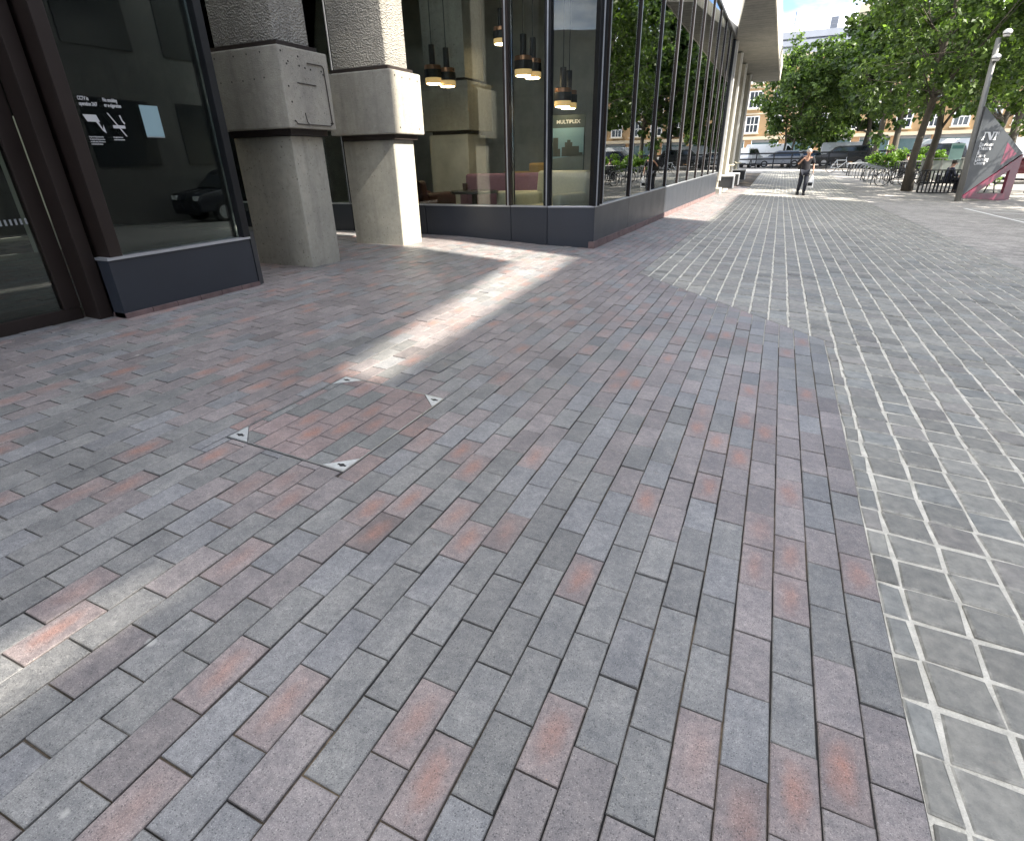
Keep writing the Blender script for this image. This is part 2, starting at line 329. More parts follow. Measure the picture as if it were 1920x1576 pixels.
AP, BP, X0 = .0986417, .2025, -.7032589       # course width, paver length, grid origin
XE = .4804                                     # edge between pavers and setts
D0, D1 = (-1.194, 5.933), (XE, 4.325)          # cut diagonal edge
XA = -1.1945                                   # far edge of paver strip
dn = np.array([D1[1]-D0[1], -(D1[0]-D0[0])]); dn = -dn / np.linalg.norm(dn)   # normal towards the setts (+y)
dc = dn @ np.array(D0)
def piece_mesh(name, w, l, mat, ch=.003, wob=None, depth=.03):
    vs = []; r_ = random.Random(name)
    for k, (ins, z) in enumerate(((ch, 0), (0, -ch), (0, -depth))):
        for sx, sy in ((-1,-1),(1,-1),(1,1),(-1,1)):
            jx = jy = 0
            vs.append((sx*(w/2-ins), sy*(l/2-ins), z))
    if wob:
        j = [(r_.uniform(-wob, wob), r_.uniform(-wob, wob)) for _ in range(4)]
        vs = [(v[0]+j[i % 4][0], v[1]+j[i % 4][1], v[2]) for i, v in enumerate(vs)]
    fs = [(0,1,2,3)] + [(i+4, (i+1)%4+4, (i+1)%4, i) for i in range(4)] + [(i+8, (i+1)%4+8, (i+1)%4+4, i+4) for i in range(4)]
    me = bpy.data.meshes.new(name); me.from_pydata(vs, [], fs); me.materials.append(mat)
    uv = me.uv_layers.new(name='local')
    for lp in me.loops:
        v = me.vertices[lp.vertex_index].co; uv.data[lp.index].uv = (v.x/w+.5, v.y/l+.5)
    return me
def clip(poly, n, c):      # keep n.p <= c
    out = []
    for i in range(len(poly)):
        a, b = np.array(poly[i]), np.array(poly[(i+1) % len(poly)]); da, db = n@a-c, n@b-c
        if da <= 0: out.append(tuple(a))
        if da*db < 0: out.append(tuple(a+(b-a)*da/(da-db)))
    return out
def area(p): return .5*abs(sum(p[i][0]*p[(i+1) % len(p)][1]-p[(i+1) % len(p)][0]*p[i][1] for i in range(len(p))))

def brick_tone(x, y):
    n = noise.noise((x*.9, y*.9, 3.3)); n2 = noise.noise((x*1.7, y*1.7, 9.1))
    t = random.random(); fl = 0
    warm = max(0, min(1, .50 + n*.9 - (.12 if x > -.9 and y < 2.6 else 0)))
    g = random.uniform(.178, .238)
    if t < warm: c = (g*1.075, g*.965, g*.955)                  # mauve
    elif t < warm+.25: c = (g*.985, g*.995, g*1.02)           # blue grey
    else: c = (g*.96, g*.96, g*.94)                          # green grey
    if random.random() < .13+.2*max(0, n2+.1): fl = random.uniform(.2, .85); c = (g*1.12, g*.93, g*.9)
    if random.random() < .04: c = tuple(v*.78 for v in c)
    return (*c, fl)
def sett_tone(x, y):
    g = random.uniform(.18, .265)*(.74 if random.random() < .10 else 1)*(1+.12*noise.noise((x*.5, y*.5, 1)))
    k = random.random()
    c = (g*1.02, g*1.0, g*.92) if k < .6 else ((g*1.04, g*.99, g*.93) if k < .8 else (g*.97, g*.985, g*.945))
    return (*c, 1)

class Field:
    def __init__(s): s.q = []; s.gen = []
    def rect(s, cx, cy, rz, w, l, tone, dz, tx, ty, jit): s.q.append((cx, cy, rz, w, l, tone, dz, tx, ty, jit))
    def build(s, name, mat, parent, ch):
        N = len(s.q); V = np.zeros((N, 12, 3)); U = np.zeros((N, 12, 2)); T = np.zeros((N, 12, 4))
        sg = np.array([(-1,-1),(1,-1),(1,1),(-1,1)]); Q = np.array([q[:5] for q in s.q], float)
        dz = np.array([q[6] for q in s.q]); tx = np.array([q[7] for q in s.q]); ty = np.array([q[8] for q in s.q]); J = np.array([q[9] for q in s.q]).reshape(N, 4, 2)
        tone = np.array([q[5] for q in s.q])
        for k, (ins, z) in enumerate(((ch, 0), (0, -ch), (0, -.03))):
            for i in range(4):
                lx = sg[i, 0]*(Q[:, 3]/2-ins)+J[:, i, 0]; ly = sg[i, 1]*(Q[:, 4]/2-ins)+J[:, i, 1]
                px = Q[:, 0]+lx*np.cos(Q[:, 2])-ly*np.sin(Q[:, 2]); py = Q[:, 1]+lx*np.sin(Q[:, 2])+ly*np.cos(Q[:, 2])
                V[:, k*4+i] = np.stack([px, py, gz(px, py)+z+dz+tx*lx+ty*ly], -1); U[:, k*4+i] = np.stack([lx/Q[:, 3]+.5, ly/Q[:, 4]+.5], -1); T[:, k*4+i] = tone
        fb = np.array([(0,1,2,3)] + [(i+4, (i+1)%4+4, (i+1)%4, i) for i in range(4)] + [(i+8, (i+1)%4+8, (i+1)%4+4, i+4) for i in range(4)])
        F = (np.arange(N)[:, None, None]*12+fb[None]).reshape(-1, 4)
        verts = V.reshape(-1, 3).tolist(); faces = F.tolist(); uvs = U.reshape(-1, 2).tolist(); tones = T.reshape(-1, 4).tolist()
        for poly, tn in s.gen:
            c = np.mean(poly, 0); o = len(verts); n = len(poly)
            for ins, z in ((ch, 0), (0, -ch), (0, -.03)):
                for p in poly:
                    d = np.array(p)-c; L = np.linalg.norm(d); p2 = c+d*max(.2, 1-ins*1.4/L); verts.append([p2[0], p2[1], gzf(p2[0], p2[1])+z]); uvs.append([.3, .3]); tones.append(list(tn))
            faces.append(list(range(o, o+n)))
            for r_ in (0, n):
                for i in range(n): faces.append([o+r_+n+i, o+r_+n+(i+1) % n, o+r_+(i+1) % n, o+r_+i])
        me = bpy.data.meshes.new(name); me.from_pydata(verts, [], faces)
        uv = me.uv_layers.new(name='local'); li = np.zeros(len(me.loops), np.int32); me.loops.foreach_get('vertex_index', li)
        uv.data.foreach_set('uv', np.array(uvs)[li].astype(np.float32).ravel())
        at = me.attributes.new('tone', 'FLOAT_COLOR', 'POINT'); at.data.foreach_set('color', np.array(tones, np.float32).ravel())
        me.materials.append(mat); me.update()
        return stuff(link(name, me, parent))

def lay(pieces, name, mesh, matf, parent, ch, wob, tilt, dzr):
    """pieces: list of (cx,cy,rz,w,l,tone); the 300 that show largest become objects, the rest one field"""
    P = np.array([p[:5] for p in pieces]); w = P[:, 3]/2; l = P[:, 4]/2
    cs = np.stack([np.stack([P[:, 0]+a*w, P[:, 1]+b*l, gz(P[:, 0], P[:, 1])], -1) for a, b in ((-1,-1),(1,-1),(1,1),(-1,1))], 1)
    q = project(cs); ok = (q[..., 2] > .1).all(1)
    c = q.mean(1); ok &= (c[:, 0] > -30) & (c[:, 0] < 1950) & (c[:, 1] < 1610)
    x, y = q[..., 0], q[..., 1]; ar = .5*np.abs((x*np.roll(y, -1, 1)-np.roll(x, -1, 1)*y).sum(1)); ar[~ok] = 0
    ar[np.array([p[6] for p in pieces])] = 0
    big = set(np.argsort(-ar)[:300].tolist()); F = Field()
    for i, p in enumerate(pieces):
        dz = max(-1.3*dzr, min(2*dzr, random.gauss(0, dzr))); tx = random.gauss(0, tilt); ty = random.gauss(0, tilt)
        if i in big:
            o = link(name, mesh[random.randrange(len(mesh))], parent); o.color = p[5]
            zx = (gzf(p[0]+.05, p[1])-gzf(p[0]-.05, p[1]))/.1; zy = (gzf(p[0], p[1]+.05)-gzf(p[0], p[1]-.05))/.1
            flip = math.pi if random.random() < .5 else 0
            o.rotation_euler = (math.atan(zy+ty)*(1 if not flip else -1), -math.atan(zx+tx)*(1 if not flip else -1), p[2]+flip); o.location = (p[0], p[1], gzf(p[0], p[1])+dz)
        else:
            F.rect(p[0], p[1], p[2], p[3], p[4], p[5], dz, tx, ty, [random.uniform(-wob, wob) for _ in range(8)] if wob else [0]*8)
    return F

# --- bricks
brick_bed = sheet('brick_paving', [-9.5, -8, -6, -4.5, -4, -3, -2.5, -2, -1.6, XA, -.6, 0, XE], sorted(set([-1.5, 0] + list(np.arange(.5, 7.6, .5)) + list(np.arange(8, 47, 1.)))), -.0075, M['sand'],
                  keep=lambda x, y: x < XA or dn@np.array([x, y]) < dc + .4)
bj = .0038
pieces = []; cuts = []
K0, K1 = int((-8.6-X0)/AP), 12
HX = (-2.02, -1.385, 1.41, 2.20)              # access cover footprint x0,x1,y0,y1
for k in range(K0, K1):
    xc = X0+(k+.5)*AP
    off = .235-.0055*k+(.5 if k % 2 else 0)
    ymax = 30.0 if xc < XA-.03 else 6.2
    if xc < -2.2: ymax = 7.4
    n0 = int(-1.0/BP); n1 = int(ymax/BP)+1
    for n in range(n0, n1):
        yc = (off % 1 + n+.5)*BP
        if yc > ymax: continue
        tone = brick_tone(xc, yc)
        rect = [(xc-AP/2+bj/2, yc-BP/2+bj/2), (xc+AP/2-bj/2, yc-BP/2+bj/2), (xc+AP/2-bj/2, yc+BP/2-bj/2), (xc-AP/2+bj/2, yc+BP/2-bj/2)]
        if HX[0]-.1 < xc < HX[1]+.1 and HX[2]-.15 < yc < HX[3]+.15:
            inside = [p for p in [clip(clip(clip(clip(rect, np.array([1,0]), HX[1]), np.array([-1,0]), -HX[0]), np.array([0,1]), HX[3]), np.array([0,-1]), -HX[2])] if len(p) > 2 and area(p) > 1e-5]
            if inside:
                for nn, cc in (((1,0), HX[0]-.004), ((-1,0), -HX[1]-.004)):
                    r1 = clip(rect, np.array(nn), cc)
                    if len(r1) > 2 and area(r1) > 4e-4: cuts.append((r1, tone))
                mid = clip(clip(rect, np.array([1,0]), HX[1]), np.array([-1,0]), -HX[0])
                for nn, cc in (((0,1), HX[2]-.004), ((0,-1), -HX[3]-.004)):
                    r1 = clip(mid, np.array(nn), cc) if len(mid) > 2 else []
                    if len(r1) > 2 and area(r1) > 4e-4: cuts.append((r1, tone))
                continue
        if xc > XA-.03:
            d = [dn@np.array(p)-dc for p in rect]
            if min(d) > -.002: continue
            if max(d) > -.004:
                r1 = clip(rect, dn, dc-.004)
                if len(r1) > 2 and area(r1) > 4e-4: cuts.append((r1, tone))
                continue
        pieces.append((xc, yc, random.gauss(0, .004), AP-bj*random.uniform(.6, 1.3), BP-bj*random.uniform(.6, 1.5), tone, False))
bmeshes = [piece_mesh('brick%d' % i, AP-bj*f1, BP-bj*f2, M['brick'], .0022, .0006) for i, (f1, f2) in enumerate(((.7, .8), (.9, 1.0), (1.0, 1.2), (1.2, .8), (.8, 1.4), (1.3, 1.1)))]
F = lay(pieces, 'brick', bmeshes, M['brickf'], brick_bed, .0022, .0006, .009, .0013); F.gen = cuts
F.build('brick_field', M['brickf'], brick_bed, .0022)

# --- setts
GP = .1473; gj = .0125; XS = .5465            # pitch, joint, first long joint
XR = 3.05
sett_bed = sheet('stone_paving', [XA, -.8, -.4, 0, XE, 1, 1.5, 2, 2.5, XR], sorted(set([-.5, 0] + list(np.arange(.5, 7, .5)) + list(np.arange(7, 57, 1.)))), -.0062, M['mortar'],
                 keep=lambda x, y: x > XE or dn@np.array([x, y]) > dc - .35)
pieces = []; cuts = []
i0 = int((XA-XS)/GP)-1; i1 = int((XR-XS)/GP)
for i in range(i0, i1+1):
    cj = lambda q: 0 if abs(q) < 1 else .006*noise.noise((q*3.3, .5, 2.0))
    xl, xr = XS+i*GP+cj(i), XS+(i+1)*GP+cj(i+1)
    ph = .919 + random.gauss(0, .003) + (0 if i < 3 else random.gauss(0, .012))
    for n in range(-12, 350):
        yl = ph+n*GP; yr = yl+GP
        if yl > 52: break
        tone = sett_tone(xl, yl); a, b = xl+gj/2, xr-gj/2; c0, c1 = yl+gj/2*.85, yr-gj/2*.85
        if b < XA+.03: continue
        a = max(a, XA+.004)
        if i == -1 and yr < 4.335: a = XE+.003
        elif yl < 6.3 and xl < XE:
            rect = [(a, c0), (b, c0), (b, c1), (a, c1)]; d = [dn@np.array(p)-dc for p in rect]
            if max(d) < .01: continue
            if min(d) < .004:
                r1 = clip(rect, -dn, -(dc+.004))
                if len(r1) > 2 and area(r1) > 4e-4: cuts.append((r1, tone))
                continue
        if b-a < .03: continue
        part = b-a < GP*.8
        pieces.append(((a+b)/2, (c0+c1)/2, random.gauss(0, .006), (b-a)-abs(random.gauss(0, .0025)), (c1-c0)-abs(random.gauss(0, .003)), tone, part))
smeshes = [piece_mesh('sett%d' % i, GP-gj*f1, GP-gj*f2, M['sett'], .005, .006) for i, (f1, f2) in enumerate(((1.0, .8), (1.1, .9), (.9, 1.0), (1.2, .7), (.95, 1.1), (1.0, 1.2)))]
F = lay(pieces, 'stone_sett', smeshes, M['settf'], sett_bed, .005, .0055, .014, .0018); F.gen = cuts
F.build('stone_sett_field', M['settf'], sett_bed, .005)

# painted white lines on the far block paving
def strip(name, a, b, w, mat, dz=.004, parent=None, n=8):
    mb = MB(); a = Vector(a); b = Vector(b); d = (b-a).normalized(); s_ = Vector((-d.y, d.x))*w/2; vs = []
    for i in range(n+1):
        p = a.lerp(b, i/n)
        for q in (p-s_, p+s_): vs.append((q.x, q.y, gzf(q.x, q.y)+GD+dz))
    mb.add(vs, [(2*i, 2*i+1, 2*i+3, 2*i+2) for i in range(n)]); return mb.build(name, mat, parent)
lm = plain('road_paint', (.70, .70, .68), .6, 0, .15, 14)
for a, b, w in (((5.87, 24.15), (5.95, 15.5), .11), ((5.93, 24.1), (11, 25.2), .11), ((6.25, 22.6), (11, 23.9), .11), ((6.03, 20.0), (11, 21.0), .11)):
    strip('painted_line', a, b, w, lm, parent=ground)

# ------------------------------------------------------------------ access cover set in the brick paving
ac = thing('access_cover', ((HX[0]+HX[1])/2, (HX[2]+HX[3])/2, gzf(-1.7, 1.8)), 'recessed access cover filled with red pavers and silver corner plates', 'access cover')
def at_ac(mb): c = ac.location; return mb.xf(lambda p: Vector((p.x-c.x, p.y-c.y, p.z-c.z)))
def gprism(poly, d0, d1, mb=None):
    mb = mb or MB(); n = len(poly); vs = [(p[0], p[1], gzf(*p)+d0) for p in poly]+[(p[0], p[1], gzf(*p)+d1) for p in poly]
    return mb.add(vs, [tuple(range(n)), tuple(range(n, 2*n))]+[(i, (i+1) % n, (i+1) % n+n, i+n) for i in range(n)])
fr = MB(); tk = .008
for a0, a1, b0, b1 in ((HX[0], HX[0]+tk, HX[2], HX[3]), (HX[1]-tk, HX[1], HX[2], HX[3]), (HX[0]+tk, HX[1]-tk, HX[2], HX[2]+tk), (HX[0]+tk, HX[1]-tk, HX[3]-tk, HX[3])):
    gprism([(a0, b0), (a1, b0), (a1, b1), (a0, b1)], -.03, .0012, fr)
at_ac(fr).build('frame', M['steel'], ac)
at_ac(gprism([(HX[0]+tk, HX[2]+tk), (HX[1]-tk, HX[2]+tk), (HX[1]-tk, HX[3]-tk), (HX[0]+tk, HX[3]-tk)], -.03, -.007)).build('tray', M['sand'], ac)
hole = plain('key_hole', (.012, .012, .012), .8)
for cx, cy, sx, sy in ((HX[0]+tk, HX[2]+tk, 1, 1), (HX[1]-tk, HX[2]+tk, -1, 1), (HX[1]-tk, HX[3]-tk, -1, -1), (HX[0]+tk, HX[3]-tk, 1, -1)):
    L = .105
    cp = at_ac(gprism([(cx, cy), (cx+sx*L, cy), (cx, cy+sy*L)], -.02, .0008)).build('corner_plate', plain('galvanised_plate', (.62, .64, .64), .45, .6, .15, 60), ac)
    kx, ky = cx+sx*L*.3, cy+sy*L*.3
    mb = MB(); gprism([(kx+.011*math.cos(t), ky+.011*math.sin(t)) for t in np.linspace(0, 2*math.pi, 13)[:-1]], .0008, .0014, mb); gprism([(kx-.020, ky-.005), (kx+.020, ky-.005), (kx+.020, ky+.005), (kx-.020, ky+.005)], .0008, .0013, mb)
    at_ac(mb).build('key_hole', hole, cp)
for k in range(int((HX[0]-X0)/AP)-1, int((HX[1]-X0)/AP)+1):
    xc = X0+(k+.5)*AP+.012; off = .42+(.5 if k % 2 else 0)
    for n in range(4, 13):
        yc = (off % 1+n)*BP; e = .008
        poly = [(xc-AP/2+bj/2, yc-BP/2+bj/2), (xc+AP/2-bj/2, yc-BP/2+bj/2), (xc+AP/2-bj/2, yc+BP/2-bj/2), (xc-AP/2+bj/2, yc+BP/2-bj/2)]
        for nn, cc in (((1,0), HX[1]-e), ((-1,0), -HX[0]-e), ((0,1), HX[3]-e), ((0,-1), -HX[2]-e)):
            poly = clip(poly, np.array(nn), cc) if len(poly) > 2 else []
        for sx, sy, cx, cy in ((1, 1, HX[0], HX[2]), (-1, 1, HX[1], HX[2]), (-1, -1, HX[1], HX[3]), (1, -1, HX[0], HX[3])):
            nv = np.array([-sx, -sy])/math.sqrt(2); poly = clip(poly, nv, nv@np.array([cx, cy])-.088) if len(poly) > 2 else []
        if len(poly) < 3 or area(poly) < 6e-4: continue
        mb = at_ac(gprism(poly, -.03, random.uniform(-.0012, .0005))); me = mb.mesh('brick', M['brick'], bevel=.002, seg=1)
        uv = me.uv_layers.new(name='local'); cl = ac.location
        for lp in me.loops:
            v = me.vertices[lp.vertex_index].co; uv.data[lp.index].uv = ((v.x+cl.x-xc)/AP+.5, (v.y+cl.y-yc)/BP+.5)
        o = link('brick', me, ac); g_ = random.uniform(.17, .23); red = random.random() < .66
        o.color = (g_*1.16, g_*.92, g_*.89, random.uniform(.3, .9) if random.random() < .45 else .1) if red else (g_*.92, g_*.94, g_*.92, 0)

# ------------------------------------------------------------------ theatre building
tb = thing('theatre_building', (-4, 8, 0), 'concrete and glass theatre foyer building with dark plinth and ribbed columns', 'building')
OB = Vector((-4, 8, 0))
def part(name, mb, mat, parent=None, **k):
    mb.xf(lambda p: p-OB); return mb.build(name, mat, parent or tb, **k)
def wallbox(a, b, z0, z1, t, mb=None):      # vertical slab along plan segment a-b, thickness t to the left side of a->b
    mb = mb or MB(); a = Vector(a); b = Vector(b); d = (b-a).normalized(); n = Vector((-d.y, d.x))*t
    return mb.prism([a, b, b+n, a+n], z0, z1)
PT = .62
CA, CB, CC = (-6.4, 7.20), (-2.71, 7.16), (-2.10, 7.27)      # left facade, corner, right facade start
YEND = 23.35
# plinth panels, each with its top trim; small brick upstand below on the right
def plinth(a, b, z0=-.3, z1=PT, t=.10, joint=.004):
    a = Vector(a); b = Vector(b); d = (b-a).normalized(); a2 = a+d*joint; b2 = b-d*joint
    p = part('plinth_panel', wallbox(a2, b2, z0, z1-.018, t), M['panel'], bevel=.003)
    n = Vector((-d.y, d.x)); o = n*-.006
    mb = wallbox(a2+o, b2+o, z1-.018, z1, t+.012); mb.xf(lambda q: q-OB); mb.build('top_trim', M['trim'], p)
def P2(a, b, f): return (a[0]+(b[0]-a[0])*f, a[1]+(b[1]-a[1])*f)
for x0, x1 in ((-9.0, -7.8), (-7.8, -5.95), (-5.95, -4.6), (-4.6, -3.24), (-3.24, -2.71)):
    plinth((x0, 7.20-.04*(x0+6.4)/3.7*1), (x1, 7.20-.04*(x1+6.4)/3.7)) if x1 < -2.72 else plinth((x0, 7.166), CB)
plinth(CB, CC)
MY = [7.27] + [7.607+1.5775*i for i in range(10)] + [YEND]
for i in range(0, len(MY)-1, 2): plinth((-2.10, MY[i]), (-2.10, MY[min(i+2, len(MY)-1)]))
upm = plain('upstand_brick', (.17, .115, .11), .8, 0, .4, 9)
for y in np.arange(7.25, 23.3, .21): part('upstand_brick', MB().box(-2.16, -2.085+random.uniform(-.002, .002), y, y+.203, -.4, gzf(-2.1, y)+.085), upm)
ZT = 4.70
def mull(x, y, w, dep, z0, z1, ang=0, mat='bronze', name='mullion'):
    mb = MB().box(-dep/2, dep/2, -w/2, w/2, z0, z1); c, s_ = math.cos(ang), math.sin(ang)
    mb.xf(lambda p: Vector((x+p.x*c-p.y*s_, y+p.x*s_+p.y*c, p.z))); o = part(name, mb, M[mat], bevel=.004, seg=1)
    tr = MB().box(dep/2, dep/2+.006, -.008, .008, z0, z1).xf(lambda p: Vector((x+p.x*c-p.y*s_, y+p.x*s_+p.y*c, p.z))-OB); tr.build('cover_strip', M['trim'], o)
    return o
def pane(a, b, z0, z1, mat='glass', t=.012, inset=.05):
    a = Vector(a); b = Vector(b); d = (b-a).normalized(); n = Vector((-d.y, d.x)); a2 = a+n*inset; b2 = b+n*inset
    return part('window_pane', wallbox(a2, b2, z0, z1, t), M[mat])
# right facade: mullions at 1.58 m, tall panes, transom, pale cladding panels above
for i, y in enumerate(MY[1:-1]): mull(-2.16, y, .050, .13, PT, ZT)
for i in range(len(MY)-1): pane((-2.10, MY[i]+.03), (-2.10, MY[i+1]-.03), PT, ZT, 'glass_c', inset=.022)
part('transom', MB().box(-2.24, -2.075, 7.27, YEND+.05, ZT, ZT+.07), M['black'])
mull(-2.16, YEND, .10, .18, PT, ZT, mat='black')
for y in np.arange(7.3, 23.3, .9): part('cladding_panel', MB().box(-2.2, -2.092, y+.006, min(y+.894, 23.5), ZT+.075, 8.4), plain('white_cladding', (.70, .71, .72), .35, .2, .04, 2), bevel=.004, seg=1)
# left facade and corner
mull(-2.72, 7.20, .085, .10, PT, 4.7, ang=-math.pi/2, mat='black'); mull(-2.115, 7.29, .10, .11, PT, 4.7, ang=-math.pi/4, mat='black')
mull(-3.27, 7.23, .075, .16, PT, 4.7, ang=-math.pi/2, mat='bronze')
for x in (-5.95, -7.8): mull(x, 7.25, .06, .14, PT, 4.7, ang=-math.pi/2, mat='black')
for a, b in (((-9, 7.215), (-7.83, 7.215)), ((-7.77, 7.21), (-5.98, 7.205)), ((-5.92, 7.2), (-3.31, 7.185)), ((-3.23, 7.18), (-2.77, 7.165)), ((-2.68, 7.17), (-2.14, 7.265))): pane(a, b, PT, 4.7)
part('lintel', MB().box(-9, -2.15, 7.15, 7.45, 4.7, 8.4), M['conc'])
# upper volume: board-marked soffit with slanted inner edge
part('soffit', MB().prism([(-2.1, 23.62), (-1.5, 18.0), (-.842, 17.6), (-.842, 37.9), (-2.1, 37.9)], 4.80, 5.1), M['soffit'])
part('fascia', MB().prism([(-.84, 17.6), (-.80, 17.6), (-.80, 37.95), (-.84, 37.95)], 4.79, 5.6), M['conc_pale'])
part('upper_wall', MB().prism([(-12, 23.6), (-2.1, 23.6), (-2.1, 37.9), (-12, 37.9)], 4.85, 13), M['soffit'])
for y in (24.3, 27.0, 30.2, 34.2):
    part('rib_column', MB().box(-3.0, -2.14, y, y+1.05, -.3, 4.8), M['conc_pale'], bevel=.015)
    part('edge_strip', MB().box(-2.14, -2.06, y-.02, y+.16, .3, 4.8), M['white'])
part('rear_wall', MB().box(-3.4, -3.05, 23.4, 37.9, -.3, 4.85), M['conc'])
# entrance columns with their heavy collars
def column(y0):
    x0, x1, y1 = -4.95, -4.21, y0+.425
    def rb(xa, xb, ya, yb, za, zb, n=10):           # subdivided box so chipped edges can wobble
        return MB().box(xa, xb, ya, yb, za, zb)
    sh = part('concrete_column', rb(x0, x1, y0, y1, -.2, 1.415), M['conc'], bevel=.012)
    def sub(name, mb, mat, **k): mb.xf(lambda p: p-OB); return mb.build(name, mat, sh, **k)
    sub('lower_band', MB().box(x0+.02, x1+.055, y0-.045, y1+.02, 1.417, 1.470), M['iron'])
    sub('collar', MB().box(x0-.08, x1+.115, y0-.105, y1+.09, 1.472, 2.106), M['conc_collar'], bevel=.014)
    sub('upper_band', MB().box(x0-.02, x1+.045, y0-.035, y1+.04, 2.108, 2.150), M['iron'])
    sub('upper_shaft', MB().box(x0, x1, y0, y1, 2.152, 8.4), M['conc_rough'], bevel=.012)
    return sub
sub1 = column(4.372); sub2 = column(5.995)
hole_m = plain('bolt_hole', (.02, .016, .014), .9)
def disc(face, u, z, r, y0, sub):
    mb = MB()
    if face == 'x': X = -4.21+.1155; mb.add([(X, u+r*math.cos(t), z+r*math.sin(t)) for t in np.linspace(0, 2*math.pi, 9)[:-1]] + [(X+.0015, u+r*math.cos(t), z+r*math.sin(t)) for t in np.linspace(0, 2*math.pi, 9)[:-1]], [tuple(range(8, 16))]+[(i, (i+1) % 8, (i+1) % 8+8, i+8) for i in range(8)])
    else: Y = y0-.1055; mb.add([(u+r*math.cos(t), Y, z+r*math.sin(t)) for t in np.linspace(0, 2*math.pi, 9)[:-1]] + [(u+r*math.cos(t), Y-.0015, z+r*math.sin(t)) for t in np.linspace(0, 2*math.pi, 9)[:-1]], [tuple(range(8, 16))]+[(i, (i+1) % 8, (i+1) % 8+8, i+8) for i in range(8)])
    sub('bolt_hole', mb, hole_m)
for u, z in ((4.30,2.06),(4.37,1.99),(4.35,1.97),(4.50,1.97),(4.57,1.96),(4.64,1.955),(4.78,1.955),(4.80,1.93),(4.34,1.53),(4.82,1.525),(4.845,1.527),(4.50,2.04),(4.33,1.80),(4.34,1.68)): disc('x', u, z, .0085, 4.372, sub1)
for u, z in ((-4.86,2.05),(-4.62,2.05),(-4.46,2.055),(-4.30,2.06),(-4.84,1.86),(-4.70,1.86),(-4.56,1.86),(-4.42,1.865),(-4.30,1.87)): disc('y', u, z, .007, 4.372, sub1)
for u, z in ((5.98,2.05),(6.12,2.04),(6.28,2.04),(6.43,2.03),(6.00,1.535),(6.40,1.53)): disc('x', u, z, .010, 5.995, sub2)
sub1('conduit', MB().tube([(-4.088, 4.60, 2.0), (-4.088, 4.79, 2.0), (-4.088, 4.81, 1.98), (-4.088, 4.83, 1.52), (-4.088, 4.80, 1.503), (-4.088, 4.36, 1.506), (-4.088, 4.345, 1.53)], .0045, 6), M['iron'])
sub1('conduit', MB().tube([(-4.09, 4.44, 1.835), (-4.09, 4.68, 1.83)], .0035, 6), M['iron'])
sub1('conduit', MB().tube([(-4.09, 4.48, 1.60), (-4.09, 4.49, 1.53), (-4.09, 4.51, 1.51)], .0035, 6), M['iron'])
# lobby front: plinth panel, glass, bronze posts, glazed door
XL = -4.05
p = part('plinth_panel', MB().box(XL-.12, XL, 2.33, 3.52, -.1, .605), M['panel'], bevel=.004)
t_ = MB().box(XL-.13, XL+.008, 2.325, 3.525, .607, .625); t_.xf(lambda q: q-OB); t_.build('top_trim', M['trim'], p)
for y in np.arange(2.33, 3.4, .2): part('upstand_brick', MB().box(XL-.13, XL+.012+random.uniform(-.002, .002), y, y+.194, .0, .248), upm)
part('plinth_return', MB().prism([(XL-.13, 3.53), (XL+.0, 3.53), (XL-.05, 3.62), (XL-.3, 3.66), (-6.4, 3.66), (-6.4, 3.6), (XL-.13, 3.6)], -.1, .66), M['panel'], bevel=.003)
pane((XL-.02, 2.45), (XL-.02, 3.46), .62, 4.2, 'glass_dark', inset=.03)
part('post', MB().box(XL-.12, XL+.01, 3.462, 3.53, .625, 4.2), M['black'], bevel=.004)
part('post', MB().box(XL-.26, XL-.01, 2.36, 2.448, .20, 4.2), M['bronze'], bevel=.006)
part('post', MB().box(XL-.30, XL-.13, 2.235, 2.325, .20, 4.2), M['bronze'], bevel=.006)
dr = part('door', MB().box(-4.40, -4.34, -.2, 2.22, .215, .30).box(-4.40, -4.34, 2.12, 2.225, .30, 2.9).box(-4.40, -4.34, -.2, 2.22, 2.9, 3.0), M['bronze'], bevel=.004)
g_ = MB().box(-4.375, -4.363, -.2, 2.12, .30, 2.9).xf(lambda q: q-OB); g_.build('pane', M['glass_dark'], dr)
for z in (1.50, .86):                                   # manifestation dashes on the door glass
    mb = MB()
    for y in np.arange(1.0, 2.1, .028): mb.box(-4.362, -4.360, y, y+.012, z, z+.035)
    mb.xf(lambda q: q-OB).build('manifestation', plain('frosted_vinyl', (.30, .32, .32), .7), dr)
part('threshold', MB().box(-4.46, -4.28, -1, 2.24, -.1, .214), M['bronze'])
pane((-6.4, 3.63), (XL-.16, 3.63), .66, 4.2, 'glass_dark', inset=.0)
pane((-6.4, 7.19), (-6.4, 3.66), .62, 4.2, 'glass_dark', inset=.0)
part('lobby_floor', MB().box(-11, XL-.14, -5, 3.6, -.1, .21).box(-11, -6.42, 3.6, 7.1, -.1, .21), plain('lobby_floor', (.14, .14, .125), .35))
part('lobby_wall', MB().box(-11.2, -11, -5, 7.1, -.1, 4.4).box(-11, XL-.14, -5.2, -5, -.1, 4.4), M['dark'])
part('lobby_ceiling', MB().box(-11.2, XL-.14, -5.2, 3.6, 4.22, 4.5).box(-11.2, -6.42, 3.6, 7.15, 4.22, 4.5), M['dark'])
gd = plain('pale_green_wall', (.55, .72, .55), .6, 0, .1, 2)
part('lobby_panel', MB().box(-8.5, -8.4, 4.05, 4.95, .21, 1.75), plain('grey_lobby_wall', (.5, .52, .45), .7, 0, .1, 2))
part('lobby_panel', MB().box(-8.5, -8.4, 5.25, 6.35, .21, 2.5), gd)
part('lobby_post', MB().box(-8.45, -8.3, 4.96, 5.24, .21, 4.2), M['black'])
